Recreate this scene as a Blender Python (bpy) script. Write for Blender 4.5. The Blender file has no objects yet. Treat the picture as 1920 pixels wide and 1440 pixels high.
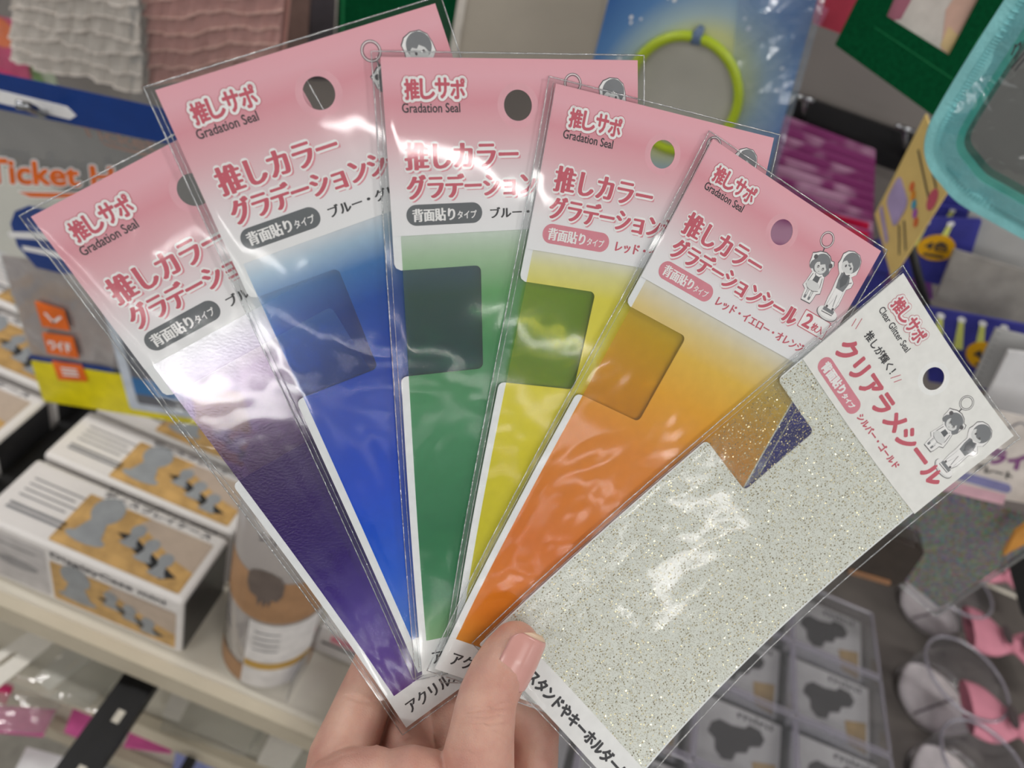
import bpy, bmesh, math, random
from mathutils import Vector, Matrix, noise, geometry
random.seed(7)
# ------------------------------------------------------------------ camera, world, light, exposure
SC = bpy.context.scene
COL = SC.collection
F = 1442.0
CAMLOC = Vector((0, 0, 1.5))
CAMROT = Matrix.Rotation(math.radians(50), 3, 'X') @ Matrix.Rotation(math.radians(23), 3, 'Z')
cd = bpy.data.cameras.new('camera'); cam = bpy.data.objects.new('camera', cd); COL.objects.link(cam)
cam.matrix_world = Matrix.Translation(CAMLOC) @ CAMROT.to_4x4()
cd.sensor_width = 36; cd.lens = 36 * F / 1920; cd.clip_start = 0.02; cd.clip_end = 50
cd.dof.use_dof = True; cd.dof.focus_distance = 0.243; cd.dof.aperture_fstop = 10.5
SC.camera = cam
w = bpy.data.worlds.new('world'); SC.world = w; w.use_nodes = True
w.node_tree.nodes['Background'].inputs[0].default_value = (0.93, 0.96, 1.0, 1)
w.node_tree.nodes['Background'].inputs[1].default_value = 0.50
SC.view_settings.view_transform = 'Standard'; SC.view_settings.look = 'None'
SC.view_settings.gamma = 1; SC.view_settings.exposure = 0.55
SC.view_settings.use_curve_mapping = False
SC.cycles.transparent_max_bounces = 40
SC.cycles.max_bounces = 8
def tube_light(x, y, z, sx, sy, power):
    l = bpy.data.lights.new('ceiling_tube_light', 'AREA'); l.shape = 'RECTANGLE'; l.size = sx; l.size_y = sy
    l.energy = power; l.color = (1.0, 0.98, 0.95)
    o = bpy.data.objects.new('ceiling_tube_light', l); COL.objects.link(o); o.location = (x, y, z)
    return o
LAMPS = [(x, y) for y in (0.35, -1.45, -3.5, -5.6, -8.0, -10.4) for x in (-4.2, -1.4, 1.4, 4.2, 7.0)]
for lx, ly in LAMPS:
    if ly < -5: tube_light(lx, ly, 2.66, 2.74, 0.12, 24)     # continuous runs further down the store
    else: tube_light(lx, ly, 2.66, 1.15, 0.10, 10)

o = tube_light(1.02, -2.36, 1.655, 0.8, 0.07, 3.4); o.name = 'added_highlight_strip'; o.rotation_euler = (math.pi / 2, 0, 0)   # strip light added out of view for the purple pack's highlight band
# ------------------------------------------------------------------ helpers
def ray(px, py):
    return CAMROT @ Vector(((px - 960) / F, -(py - 720) / F, -1))
def at(px, py, ax='y', v=0.8):
    d = ray(px, py); i = 'xyz'.index(ax); t = (v - CAMLOC[i]) / d[i]
    return CAMLOC + d * t
def camp(x, y, z):           # millimetres right, down, forward of the lens -> world metres
    return CAMLOC + CAMROT @ Vector((x * .001, -y * .001, -z * .001))
MATS = {}
def newmat(name):
    m = bpy.data.materials.new(name); m.use_nodes = True; nt = m.node_tree; nt.nodes.clear()
    out = nt.nodes.new('ShaderNodeOutputMaterial'); return m, nt, out
def s2l(c):
    return tuple(((x / 255) / 12.92 if x / 255 <= 0.04045 else ((x / 255 + .055) / 1.055) ** 2.4) for x in c)
def mat(name, rgb=(200, 200, 200), rough=.5, metal=0, nscale=0, namp=.15, bump=0, bscale=200, spec=.4, sheen=0):
    if name in MATS: return MATS[name]
    m, nt, out = newmat(name); N = nt.nodes; L = nt.links
    p = N.new('ShaderNodeBsdfPrincipled'); L.new(p.outputs[0], out.inputs[0])
    c = s2l(rgb) + (1,)
    p.inputs['Base Color'].default_value = c; p.inputs['Roughness'].default_value = rough
    p.inputs['Metallic'].default_value = metal; p.inputs['Specular IOR Level'].default_value = spec
    tc = N.new('ShaderNodeTexCoord')
    n = N.new('ShaderNodeTexNoise'); n.inputs['Scale'].default_value = nscale or 60; n.inputs['Detail'].default_value = 3
    L.new(tc.outputs['Object'], n.inputs['Vector'])
    r = N.new('ShaderNodeValToRGB'); r.color_ramp.elements[0].position = .3; r.color_ramp.elements[1].position = .7
    a = namp
    r.color_ramp.elements[0].color = tuple(x * (1 - a) for x in c[:3]) + (1,)
    r.color_ramp.elements[1].color = tuple(min(1, x * (1 + a * .6)) for x in c[:3]) + (1,)
    L.new(n.outputs[0], r.inputs[0]); L.new(r.outputs[0], p.inputs['Base Color'])
    if bump:
        b = N.new('ShaderNodeBump'); b.inputs['Strength'].default_value = bump; b.inputs['Distance'].default_value = .001
        n2 = N.new('ShaderNodeTexNoise'); n2.inputs['Scale'].default_value = bscale
        L.new(tc.outputs['Object'], n2.inputs['Vector']); L.new(n2.outputs[0], b.inputs['Height']); L.new(b.outputs[0], p.inputs['Normal'])
    MATS[name] = m; return m
def plain(name, rgb, rough=.55, spec=.3):
    return mat(name, rgb, rough, namp=.04, nscale=300, spec=spec)
def clearmat(name, tint=(250, 250, 250), rough=.04, boost=1.6, base=.02, bump=.3, bscale=60, milk=0.0, aniso=(1, 1, 1), ior=1.45, milkcol=(235, 238, 240)):
    if name in MATS: return MATS[name]
    m, nt, out = newmat(name); N = nt.nodes; L = nt.links
    t = N.new('ShaderNodeBsdfTransparent'); t.inputs[0].default_value = s2l(tint) + (1,)
    g = N.new('ShaderNodeBsdfGlossy'); g.inputs['Roughness'].default_value = rough
    fr = N.new('ShaderNodeFresnel'); ge = N.new('ShaderNodeNewGeometry')
    iv = N.new('ShaderNodeMapRange'); iv.inputs['To Min'].default_value = ior; iv.inputs['To Max'].default_value = 1 / ior
    L.new(ge.outputs['Backfacing'], iv.inputs['Value']); L.new(iv.outputs[0], fr.inputs[0])
    ma = N.new('ShaderNodeMath'); ma.operation = 'MULTIPLY_ADD'; ma.inputs[1].default_value = boost; ma.inputs[2].default_value = base; ma.use_clamp = True
    L.new(fr.outputs[0], ma.inputs[0])
    mx = N.new('ShaderNodeMixShader'); L.new(ma.outputs[0], mx.inputs[0]); L.new(g.outputs[0], mx.inputs[2])
    if milk:
        d = N.new('ShaderNodeBsdfDiffuse'); d.inputs[0].default_value = s2l(milkcol) + (1,)
        mm = N.new('ShaderNodeMixShader'); mm.inputs[0].default_value = milk; L.new(t.outputs[0], mm.inputs[1]); L.new(d.outputs[0], mm.inputs[2])
        L.new(mm.outputs[0], mx.inputs[1])
    else: L.new(t.outputs[0], mx.inputs[1])
    if bump:
        tc = N.new('ShaderNodeTexCoord'); mp = N.new('ShaderNodeMapping'); mp.inputs['Scale'].default_value = aniso
        n2 = N.new('ShaderNodeTexNoise'); n2.inputs['Scale'].default_value = bscale; n2.inputs['Detail'].default_value = 2
        n2.inputs['Distortion'].default_value = .8
        b = N.new('ShaderNodeBump'); b.inputs['Strength'].default_value = bump; b.inputs['Distance'].default_value = .002
        L.new(tc.outputs['Object'], mp.inputs[0]); L.new(mp.outputs[0], n2.inputs['Vector']); L.new(n2.outputs[0], b.inputs['Height'])
        L.new(b.outputs[0], g.inputs['Normal']); L.new(b.outputs[0], fr.inputs['Normal'])
    L.new(mx.outputs[0], out.inputs[0]); MATS[name] = m; return m

def tag(o, label=None, cat=None, group=None, kind=None):
    if label: o['label'] = label
    if cat: o['category'] = cat
    if group: o['group'] = group
    if kind: o['kind'] = kind
    return o
def thing(name, label, cat, loc, group=None):
    o = bpy.data.objects.new(name, None); o.empty_display_size = .01; COL.objects.link(o); o.location = loc
    return tag(o, label, cat, group)
class MB:
    EPS = .003
    def __init__(s): s.v = []; s.f = []; s.m = []; s.uv = []; s.mats = []
    def add(s, verts, faces, m, uvs=None):
        if m not in s.mats: s.mats.append(m)
        k = s.mats.index(m); o = len(s.v)
        s.v += [Vector(x) for x in verts]; s.uv += (uvs if uvs else [(0, 0)] * len(verts))
        for f in faces: s.f.append([i + o for i in f]); s.m.append(k)
        return s
    def build(s, name, parent=None, smooth=False, origin=None, **kw):
        me = bpy.data.meshes.new(name)
        org = Vector((0, 0, 0))
        p = parent
        while p is not None: org = org + p.location; p = p.parent
        if parent is None: org = origin if origin is not None else (sum(s.v, Vector()) / len(s.v))
        me.from_pydata([v - org for v in s.v], [], s.f)
        for m in s.mats: me.materials.append(m)
        me.polygons.foreach_set('material_index', s.m)
        if smooth: me.polygons.foreach_set('use_smooth', [True] * len(s.f))
        ul = me.uv_layers.new(name='UVMap')
        idx = [0] * len(me.loops); me.loops.foreach_get('vertex_index', idx)
        flat = []
        for i in idx: flat += list(s.uv[i])
        ul.data.foreach_set('uv', flat)
        me.update()
        o = bpy.data.objects.new(name, me); COL.objects.link(o)
        if parent is None: o.location = org
        else: o.parent = parent
        return tag(o, **kw)
    # ---- shapes in world space
    def box(s, a, b, m, bev=0):
        x0, y0, z0 = a; x1, y1, z1 = b
        return s.hexa([(x0, y0, z0), (x1, y0, z0), (x1, y0, z1), (x0, y0, z1)], [(x0, y1, z0), (x1, y1, z0), (x1, y1, z1), (x0, y1, z1)], m)
    def hexa(s, fr, bk, m):
        v = list(fr) + list(bk)
        return s.add(v, [(0, 1, 2, 3), (7, 6, 5, 4), (0, 4, 5, 1), (1, 5, 6, 2), (2, 6, 7, 3), (3, 7, 4, 0)], m)
    def tube(s, pts, r, m, n=8, closed=False, caps=True):
        P = [Vector(p) for p in pts]; k = len(P); vs = []; fs = []
        rr = r if isinstance(r, (list, tuple)) else [r] * k
        prev = None
        for i in range(k):
            if closed: d = P[(i + 1) % k] - P[i - 1]
            else: d = P[min(i + 1, k - 1)] - P[max(i - 1, 0)]
            d.normalize()
            if prev is None:
                a = Vector((0, 0, 1)) if abs(d.z) < .9 else Vector((1, 0, 0))
                u = d.cross(a).normalized()
            else: u = (prev - d * prev.dot(d)).normalized()
            prev = u; q = d.cross(u)
            for j in range(n):
                t = 2 * math.pi * j / n; vs.append(P[i] + (u * math.cos(t) + q * math.sin(t)) * rr[i])
        for i in range(k if closed else k - 1):
            for j in range(n):
                a = i * n + j; b = i * n + (j + 1) % n; c = ((i + 1) % k) * n + (j + 1) % n; d = ((i + 1) % k) * n + j
                fs.append((a, b, c, d))
        if not closed and caps: fs.append(tuple(range(n))[::-1]); fs.append(tuple((k - 1) * n + j for j in range(n)))
        return s.add(vs, fs, m)
    def lathe(s, c, prof, m, n=40, axis=Vector((0, 0, 1))):
        vs = []; fs = []; k = len(prof)
        q = Vector((0, 0, 1)).rotation_difference(axis)
        for r, z in prof:
            for j in range(n):
                t = 2 * math.pi * j / n; vs.append(Vector(c) + q @ Vector((r * math.cos(t), r * math.sin(t), z)))
        for i in range(k - 1):
            for j in range(n): fs.append((i * n + j, i * n + (j + 1) % n, (i + 1) * n + (j + 1) % n, (i + 1) * n + j))
        return s.add(vs, fs, m)
    # ---- shapes on a mapped surface f(x, y, h)
    def sheet(s, f, outline, m, h0, h1, holes=(), step=None, uvs=(1, 1), disp=None):
        V, T = region(outline, holes, step)
        n = len(V)
        up = [f(x, y, h1 + (disp(x, y) if disp else 0)) for x, y in V]; uv = [(x / uvs[0], y / uvs[1]) for x, y in V]
        if h0 is None: return s.add(up, T, m, uv)
        dn = [f(x, y, h0 + (disp(x, y) if disp else 0)) for x, y in V]
        s.add(up, T, m, uv); s.add(dn, [t[::-1] for t in T], m, uv)
        for loop in [outline] + list(holes):
            k = len(loop); a = [f(x, y, h1 + (disp(x, y) if disp else 0)) for x, y in loop]; b = [f(x, y, h0 + (disp(x, y) if disp else 0)) for x, y in loop]
            s.add(a + b, [(i, (i + 1) % k, k + (i + 1) % k, k + i) for i in range(k)], m, [(x / uvs[0], y / uvs[1]) for x, y in loop] * 2)
        return s
    def poly(s, f, pts, m, h, seg=None):
        s.K = getattr(s, 'K', 0) + 1; h = h + s.K * .0012
        V, T = region(pts, (), seg); return s.add([f(x, y, h) for x, y in V], T, m, [(x, y) for x, y in V])
    def disc(s, f, x, y, rx, m, h, ry=None, n=28, rot=0):
        return s.poly(f, ell(x, y, rx, ry or rx, n, rot), m, h)
    def line(s, f, pts, wd, m, h):
        for (x0, y0), (x1, y1) in zip(pts[:-1], pts[1:]):
            d = Vector((x1 - x0, y1 - y0)); 
            if d.length == 0: continue
            d.normalize(); nx, ny = -d.y * wd / 2, d.x * wd / 2; ex, ey = d.x * wd / 2, d.y * wd / 2
            s.add([f(x0 + nx - ex, y0 + ny - ey, h), f(x0 - nx - ex, y0 - ny - ey, h), f(x1 - nx + ex, y1 - ny + ey, h), f(x1 + nx + ex, y1 + ny + ey, h)], [(0, 1, 2, 3)], m)
        return s
    def text(s, f, t, x0, x1, y0, y1, m, h, dil=0, dily=None, n=8, shift=(0, 0), rot=0):
        V, T, (bx0, bx1, by0, by1) = glyphs(t)
        sx = (x1 - x0) / (bx1 - bx0); sy = (y1 - y0) / (by1 - by0)
        offs = [(0, 0)]
        if dil:
            dy = dil if dily is None else dily
            offs += [(dil * math.cos(2 * math.pi * k / n), dy * math.sin(2 * math.pi * k / n)) for k in range(n)]
        cx, cy = (x0 + x1) / 2, (y0 + y1) / 2; c, sn = math.cos(rot), math.sin(rot)
        for ki, (ox, oy) in enumerate(offs):
            pts = []; hh = h + (len(offs) - ki) * s.EPS
            for vx, vy in V:
                X = x0 + (vx - bx0) * sx + ox + shift[0]; Y = y1 - (vy - by0) * sy + oy + shift[1]
                if rot: X, Y = cx + (X - cx) * c - (Y - cy) * sn, cy + (X - cx) * sn + (Y - cy) * c
                pts.append(f(X, Y, hh))
            s.add(pts, T, m)
        return s
GC = {}
def glyphs(t):
    if t in GC: return GC[t]
    cu = bpy.data.curves.new('t', 'FONT'); cu.body = t; cu.resolution_u = 3
    o = bpy.data.objects.new('t', cu); COL.objects.link(o); bpy.context.view_layer.update()
    me = bpy.data.meshes.new_from_object(o.evaluated_get(bpy.context.evaluated_depsgraph_get()))
    V = [(v.co.x, v.co.y) for v in me.vertices]; T = [tuple(p.vertices) for p in me.polygons]
    COL.objects.unlink(o); bpy.data.objects.remove(o); bpy.data.curves.remove(cu); bpy.data.meshes.remove(me)
    xs = [v[0] for v in V]; ys = [v[1] for v in V]
    GC[t] = (V, T, (min(xs), max(xs), min(ys), max(ys))); return GC[t]
def ell(x, y, rx, ry=None, n=28, rot=0):
    ry = ry or rx; c, s_ = math.cos(rot), math.sin(rot); o = []
    for k in range(n):
        a = 2 * math.pi * k / n; u, v = rx * math.cos(a), ry * math.sin(a); o.append((x + u * c - v * s_, y + u * s_ + v * c))
    return o
def rrect(x0, y0, x1, y1, r=0, corners=(1, 1, 1, 1), n=5, step=None):
    o = []
    for (cx, cy, a0, k) in ((x1 - r, y0 + r, -90, 1), (x1 - r, y1 - r, 0, 2), (x0 + r, y1 - r, 90, 3), (x0 + r, y0 + r, 180, 0)):
        if r and corners[k]:
            for i in range(n + 1):
                a = math.radians(a0 + 90 * i / n); o.append((cx + r * math.cos(a), cy + r * math.sin(a)))
        else:
            o.append(((x1, y0), (x1, y1), (x0, y1), (x0, y0))[(1, 2, 3, 0).index(k)])
    return subdiv(o, step) if step else o
def subdiv(o, step):
    r = []
    for i in range(len(o)):
        a, b = o[i], o[(i + 1) % len(o)]; L = math.hypot(b[0] - a[0], b[1] - a[1]); k = max(1, int(round(L / step)))
        for j in range(k): r.append((a[0] + (b[0] - a[0]) * j / k, a[1] + (b[1] - a[1]) * j / k))
    return r
def inside(p, poly):
    x, y = p; c = False; n = len(poly); j = n - 1
    for i in range(n):
        xi, yi = poly[i]; xj, yj = poly[j]
        if (yi > y) != (yj > y) and x < (xj - xi) * (y - yi) / (yj - yi) + xi: c = not c
        j = i
    return c
def region(outline, holes=(), step=None):
    loops = [list(outline)] + [list(h) for h in holes]
    V = []; E = []
    for lp in loops:
        o = len(V); V += [Vector(p) for p in lp]; E += [(o + i, o + (i + 1) % len(lp)) for i in range(len(lp))]
    if step:
        xs = [p[0] for p in outline]; ys = [p[1] for p in outline]
        nx = int((max(xs) - min(xs)) / step); ny = int((max(ys) - min(ys)) / step)
        for i in range(1, nx + 1):
            for j in range(1, ny + 1):
                p = (min(xs) + (i - .5) * (max(xs) - min(xs)) / nx, min(ys) + (j - .5) * (max(ys) - min(ys)) / ny)
                if inside(p, outline) and not any(inside(p, h) for h in holes): V.append(Vector(p))
    v2, e2, f2, *_ = geometry.delaunay_2d_cdt(V, E, [], 0, 1e-5)
    T = []
    for f in f2:
        c = ((v2[f[0]].x + v2[f[1]].x + v2[f[2]].x) / 3, (v2[f[0]].y + v2[f[1]].y + v2[f[2]].y) / 3)
        if inside(c, outline) and not any(inside(c, h) for h in holes): T.append(tuple(f))
    return [(v.x, v.y) for v in v2], T
def panelmap(P, W=1.0, H=1.0):
    """bilinear surface through four world points TL, TR, BR, BL; h is millimetres towards the viewer"""
    a, b, c, d = [Vector(p) for p in P]
    n = (b - a).cross(d - a).normalized()
    if n.dot(CAMLOC - a) < 0: n = -n
    def f(x, y, h=0):
        u, v = x / W, y / H
        return (a * (1 - u) + b * u) * (1 - v) + (d * (1 - u) + c * u) * v + n * (h * .001)
    return f
def pxpanel(q, ax='y', v=.8, W=1.0, H=1.0):
    vs = v if isinstance(v, (list, tuple)) else [v] * 4
    return panelmap([at(p[0], p[1], ax, k) for p, k in zip(q, vs)], W, H)

# ------------------------------------------------------------------ materials of the fan
def graded(name, stops, rough=.45, noise_amp=.03):
    m, nt, out = newmat(name); N = nt.nodes; L = nt.links
    uv = N.new('ShaderNodeUVMap'); sp = N.new('ShaderNodeSeparateXYZ'); L.new(uv.outputs[0], sp.inputs[0])
    r = N.new('ShaderNodeValToRGB'); cr = r.color_ramp
    while len(cr.elements) < len(stops): cr.elements.new(.5)
    for e, (p, c) in zip(cr.elements, stops): e.position = p; e.color = s2l(c) + (1,)
    L.new(sp.outputs[1], r.inputs[0])
    p = N.new('ShaderNodeBsdfPrincipled'); p.inputs['Roughness'].default_value = rough; p.inputs['Specular IOR Level'].default_value = .3
    L.new(r.outputs[0], p.inputs['Base Color']); L.new(p.outputs[0], out.inputs[0]); return m
PINKHEAD = graded('pink_header_paper', [(0, (236, 172, 184)), (.10, (235, 176, 188)), (.24, (226, 156, 168)), (.42, (229, 178, 187)), (.62, (232, 212, 217)), (.8, (238, 234, 237)), (1, (238, 238, 240))])
PINKHALO = plain('pale_pink_ring', (231, 172, 183))
WHITEP = plain('white_card', (238, 238, 238)); WHITEH = plain('white_header', (240, 239, 236))
BACK = plain('white_backing', (236, 238, 240), .4)
PINK = plain('pink_ink', (206, 98, 114)); PINK2 = plain('pink_pill', (222, 140, 154)); SHAD = plain('pale_pink_ink', (226, 150, 162))
GREY = plain('grey_pill', (104, 108, 112)); INK = plain('dark_ink', (60, 60, 64)); INKW = plain('white_ink', (246, 244, 244))
HAIR = plain('hair_grey', (128, 130, 134)); VEST = plain('vest_grey', (100, 102, 106)); FACE = plain('face_grey', (224, 224, 224)); OUTL = plain('outline_grey', (96, 92, 96))
def film(name, stops, opac=.03, pearl=.032, prough=.20, ptop=.08):
    m, nt, out = newmat(name); N = nt.nodes; L = nt.links
    uv = N.new('ShaderNodeUVMap'); sp = N.new('ShaderNodeSeparateXYZ'); L.new(uv.outputs[0], sp.inputs[0])
    nz = N.new('ShaderNodeTexNoise'); nz.inputs['Scale'].default_value = 3; L.new(uv.outputs[0], nz.inputs['Vector'])
    r = N.new('ShaderNodeValToRGB'); cr = r.color_ramp
    while len(cr.elements) < len(stops): cr.elements.new(.5)
    for e, (p, c) in zip(cr.elements, stops): e.position = p / 191; e.color = s2l(c) + (1,)
    L.new(sp.outputs[1], r.inputs[0])
    g = N.new('ShaderNodeGamma'); g.inputs[1].default_value = .5; L.new(r.outputs[0], g.inputs[0])
    t = N.new('ShaderNodeBsdfTransparent'); L.new(g.outputs[0], t.inputs[0])
    d = N.new('ShaderNodeBsdfDiffuse'); L.new(r.outputs[0], d.inputs[0])
    mx = N.new('ShaderNodeMixShader'); mx.inputs[0].default_value = opac; L.new(t.outputs[0], mx.inputs[1]); L.new(d.outputs[0], mx.inputs[2])
    gl = N.new('ShaderNodeBsdfGlossy'); gl.inputs['Roughness'].default_value = prough
    lw = N.new('ShaderNodeMix'); lw.data_type = 'RGBA'; lw.inputs[0].default_value = .45
    L.new(g.outputs[0], lw.inputs[6]); lw.inputs[7].default_value = (1, .97, 1, 1); L.new(lw.outputs[2], gl.inputs[0])
    tc = N.new('ShaderNodeTexCoord'); n2 = N.new('ShaderNodeTexNoise'); n2.inputs['Scale'].default_value = 1500
    b = N.new('ShaderNodeBump'); b.inputs['Strength'].default_value = .12; b.inputs['Distance'].default_value = .0003
    L.new(tc.outputs['Object'], n2.inputs['Vector']); L.new(n2.outputs[0], b.inputs['Height']); L.new(b.outputs[0], gl.inputs['Normal'])
    m2 = N.new('ShaderNodeMixShader'); pr = N.new('ShaderNodeValToRGB'); pr.color_ramp.interpolation = 'EASE'
    pr.color_ramp.elements[0].position = 52 / 191; pr.color_ramp.elements[0].color = (ptop,) * 3 + (1,); pr.color_ramp.elements[1].position = 84 / 191; pr.color_ramp.elements[1].color = (pearl,) * 3 + (1,)
    L.new(sp.outputs[1], pr.inputs[0]); L.new(pr.outputs[0], m2.inputs[0]); L.new(mx.outputs[0], m2.inputs[1]); L.new(gl.outputs[0], m2.inputs[2])
    L.new(m2.outputs[0], out.inputs[0]); return m
FILMS = {
 'purple': film('purple_film', [(46, (225, 224, 230)), (52, (206, 196, 220)), (61, (140, 104, 168)), (70, (84, 50, 114)), (88, (58, 30, 94)), (125, (44, 6, 112)), (150, (62, 26, 150)), (172, (90, 44, 150)), (180, (104, 50, 136))], opac=.22, ptop=.20),
 'blue': film('blue_film', [(46, (228, 232, 236)), (51, (170, 200, 224)), (58, (56, 120, 188)), (68, (6, 74, 170)), (90, (0, 58, 178)), (125, (10, 76, 214)), (160, (8, 96, 222)), (180, (10, 104, 206))]),
 'green': film('green_film', [(46, (216, 228, 214)), (53, (176, 208, 170)), (64, (104, 172, 104)), (80, (74, 150, 92)), (105, (78, 152, 104)), (140, (40, 124, 76)), (165, (50, 136, 86)), (180, (140, 186, 130))]),
 'yellow': film('yellow_film', [(46, (240, 238, 224)), (51, (240, 234, 160)), (58, (240, 228, 84)), (80, (242, 228, 66)), (110, (234, 218, 40)), (150, (216, 204, 22)), (180, (224, 212, 60))], ptop=.05),
 'orange': film('orange_film', [(46, (240, 236, 224)), (54, (246, 220, 150)), (62, (250, 204, 84)), (76, (250, 180, 52)), (98, (240, 146, 50)), (140, (236, 124, 34)), (168, (240, 134, 30)), (180, (244, 156, 50))], ptop=.05),
}
def glitterfilm():
    m, nt, out = newmat('gold_glitter_film'); N = nt.nodes; L = nt.links
    uv = N.new('ShaderNodeUVMap'); mp = N.new('ShaderNodeMapping'); mp.inputs['Scale'].default_value = (75, 191, 1); L.new(uv.outputs[0], mp.inputs[0])
    def flakes(scale, thr, keep):
        v = N.new('ShaderNodeTexVoronoi'); v.voronoi_dimensions = '2D'; v.inputs['Scale'].default_value = scale; L.new(mp.outputs[0], v.inputs['Vector'])
        a = N.new('ShaderNodeMath'); a.operation = 'LESS_THAN'; a.inputs[1].default_value = thr; L.new(v.outputs['Distance'], a.inputs[0])
        sp = N.new('ShaderNodeSeparateColor'); L.new(v.outputs['Color'], sp.inputs[0])
        b = N.new('ShaderNodeMath'); b.operation = 'GREATER_THAN'; b.inputs[1].default_value = keep; L.new(sp.outputs[0], b.inputs[0])
        c = N.new('ShaderNodeMath'); c.operation = 'MULTIPLY'; L.new(a.outputs[0], c.inputs[0]); L.new(b.outputs[0], c.inputs[1])
        return c, v
    c1, v1 = flakes(2.2, .28, .62); c2, v2 = flakes(1.0, .26, .6)
    t = N.new('ShaderNodeBsdfTransparent'); t.inputs[0].default_value = (.93, .935, .89, 1)
    geo = N.new('ShaderNodeNewGeometry')
    def flakemat(v, rough, col, spread):
        g = N.new('ShaderNodeBsdfGlossy'); g.inputs['Roughness'].default_value = rough; g.inputs[0].default_value = col
        sc = N.new('ShaderNodeVectorMath'); sc.operation = 'SUBTRACT'; L.new(v.outputs['Color'], sc.inputs[0]); sc.inputs[1].default_value = (.5, .5, .5)
        s2 = N.new('ShaderNodeVectorMath'); s2.operation = 'SCALE'; s2.inputs['Scale'].default_value = spread; L.new(sc.outputs[0], s2.inputs[0])
        ad = N.new('ShaderNodeVectorMath'); ad.operation = 'ADD'; L.new(geo.outputs['Normal'], ad.inputs[0]); L.new(s2.outputs[0], ad.inputs[1])
        nn = N.new('ShaderNodeVectorMath'); nn.operation = 'NORMALIZE'; L.new(ad.outputs[0], nn.inputs[0]); L.new(nn.outputs[0], g.inputs['Normal'])
        return g
    g1 = flakemat(v1, .25, (.62, .52, .30, 1), .8); g2 = flakemat(v2, .22, (1, .88, .55, 1), 1.1)
    d1 = N.new('ShaderNodeBsdfDiffuse'); d1.inputs[0].default_value = (.52, .49, .37, 1)
    mm = N.new('ShaderNodeMixShader'); mm.inputs[0].default_value = .5; L.new(d1.outputs[0], mm.inputs[1]); L.new(g1.outputs[0], mm.inputs[2])
    x1 = N.new('ShaderNodeMixShader'); L.new(c1.outputs[0], x1.inputs[0]); L.new(t.outputs[0], x1.inputs[1]); L.new(mm.outputs[0], x1.inputs[2])
    x2 = N.new('ShaderNodeMixShader'); L.new(c2.outputs[0], x2.inputs[0]); L.new(x1.outputs[0], x2.inputs[1]); L.new(g2.outputs[0], x2.inputs[2])
    gl = N.new('ShaderNodeBsdfGlossy'); gl.inputs['Roughness'].default_value = .25
    x3 = N.new('ShaderNodeMixShader'); x3.inputs[0].default_value = .04; L.new(x2.outputs[0], x3.inputs[1]); L.new(gl.outputs[0], x3.inputs[2])
    L.new(x3.outputs[0], out.inputs[0]); return m
FILMS['glitter'] = glitterfilm()
BAG = clearmat('clear_bag_film', (251, 252, 252), rough=.07, boost=.88, base=.0, bump=.14, bscale=28, milk=.008)
BAGB = clearmat('clear_bag_film_back', (249, 250, 250), rough=.08, boost=.35, base=.0, bump=.2, bscale=60, milk=.004)
SEAM = clearmat('heat_sealed_edge', (240, 243, 245), rough=.16, boost=2.5, base=.25, bump=.6, bscale=400, milk=.15)

# ------------------------------------------------------------------ structure
wallm = mat('wall_board', (122, 116, 113), .7, namp=.06, nscale=5); shelfm = mat('shelf_laminate', (226, 220, 206), .5, namp=.05, nscale=12)
lipm = mat('shelf_lip', (196, 186, 166), .5, namp=.05, nscale=20); ceilm = mat('ceiling_white', (225, 226, 226), .8); floorm = mat('floor_vinyl', (170, 166, 158), .4)
MB().box((-4, .90, 0), (4, .98, 2.7), wallm).build('wall_back', kind='structure')
MB().box((-9, -13, 2.70), (13, 3, 2.76), ceilm).build('ceiling', kind='structure')
MB().box((-9, -13, -.05), (13, 3, 0), floorm).build('floor', kind='structure')
MB().box((-6, -2.9, 0), (9, -2.4, 1.48), mat('opposite_gondola', (96, 92, 94), .6, namp=.5, nscale=3)).build('wall_opposite', kind='structure')
housing = plain('lamp_housing', (230, 230, 228))
MB().box((.58, -2.46, 1.58), (1.46, -2.37, 1.73), housing).build('added_strip_housing', label='white housing of an added highlight strip above the shelves opposite, out of view', cat='lamp')  # body of the added highlight strip, never in view
MB().box((.60, -2.90, 1.48), (1.44, -2.46, 1.66), housing).build('added_strip_base', kind='structure')  # block added only to carry the highlight strip
for i, (lx, ly) in enumerate(LAMPS):
    hw_ = 1.38 if ly < -5 else .62
    MB().box((lx - hw_, ly - .09, 2.665), (lx + hw_, ly + .09, 2.70), housing).build('ceiling_lamp', label='white ceiling lamp housing, %s row, %s' % (['front', 'second', 'third', 'fourth', 'fifth', 'rearmost'][i // 5], ['leftmost', 'second from left', 'middle', 'second from right', 'rightmost'][i % 5]), cat='lamp', group='ceiling lamps over the aisle')

def shelf(name, z, y0, x0, x1, label, y1=.9, th=.026):
    t = thing(name, label, 'shelf', (x0, y0, z))
    MB().box((x0, y0 + .012, z - .018), (x1, y1, z), shelfm).build('shelf_board', t)
    MB().box((x0, y0, z - th), (x1, y0 + .012, z + .004), lipm).build('price_rail', t)
    return t
shelf('shelf', .75, .306, -1.0, 1.1, 'cream display shelf carrying the boxed cases and the printed cup')
shelf('shelf', .615, .306, -1.0, 1.1, 'cream shelf just below the boxes, filled with white tagged packs')
shelf('shelf', .50, .306, -1.0, 1.1, 'lowest cream shelf in view, with pink sheets on it')

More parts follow.
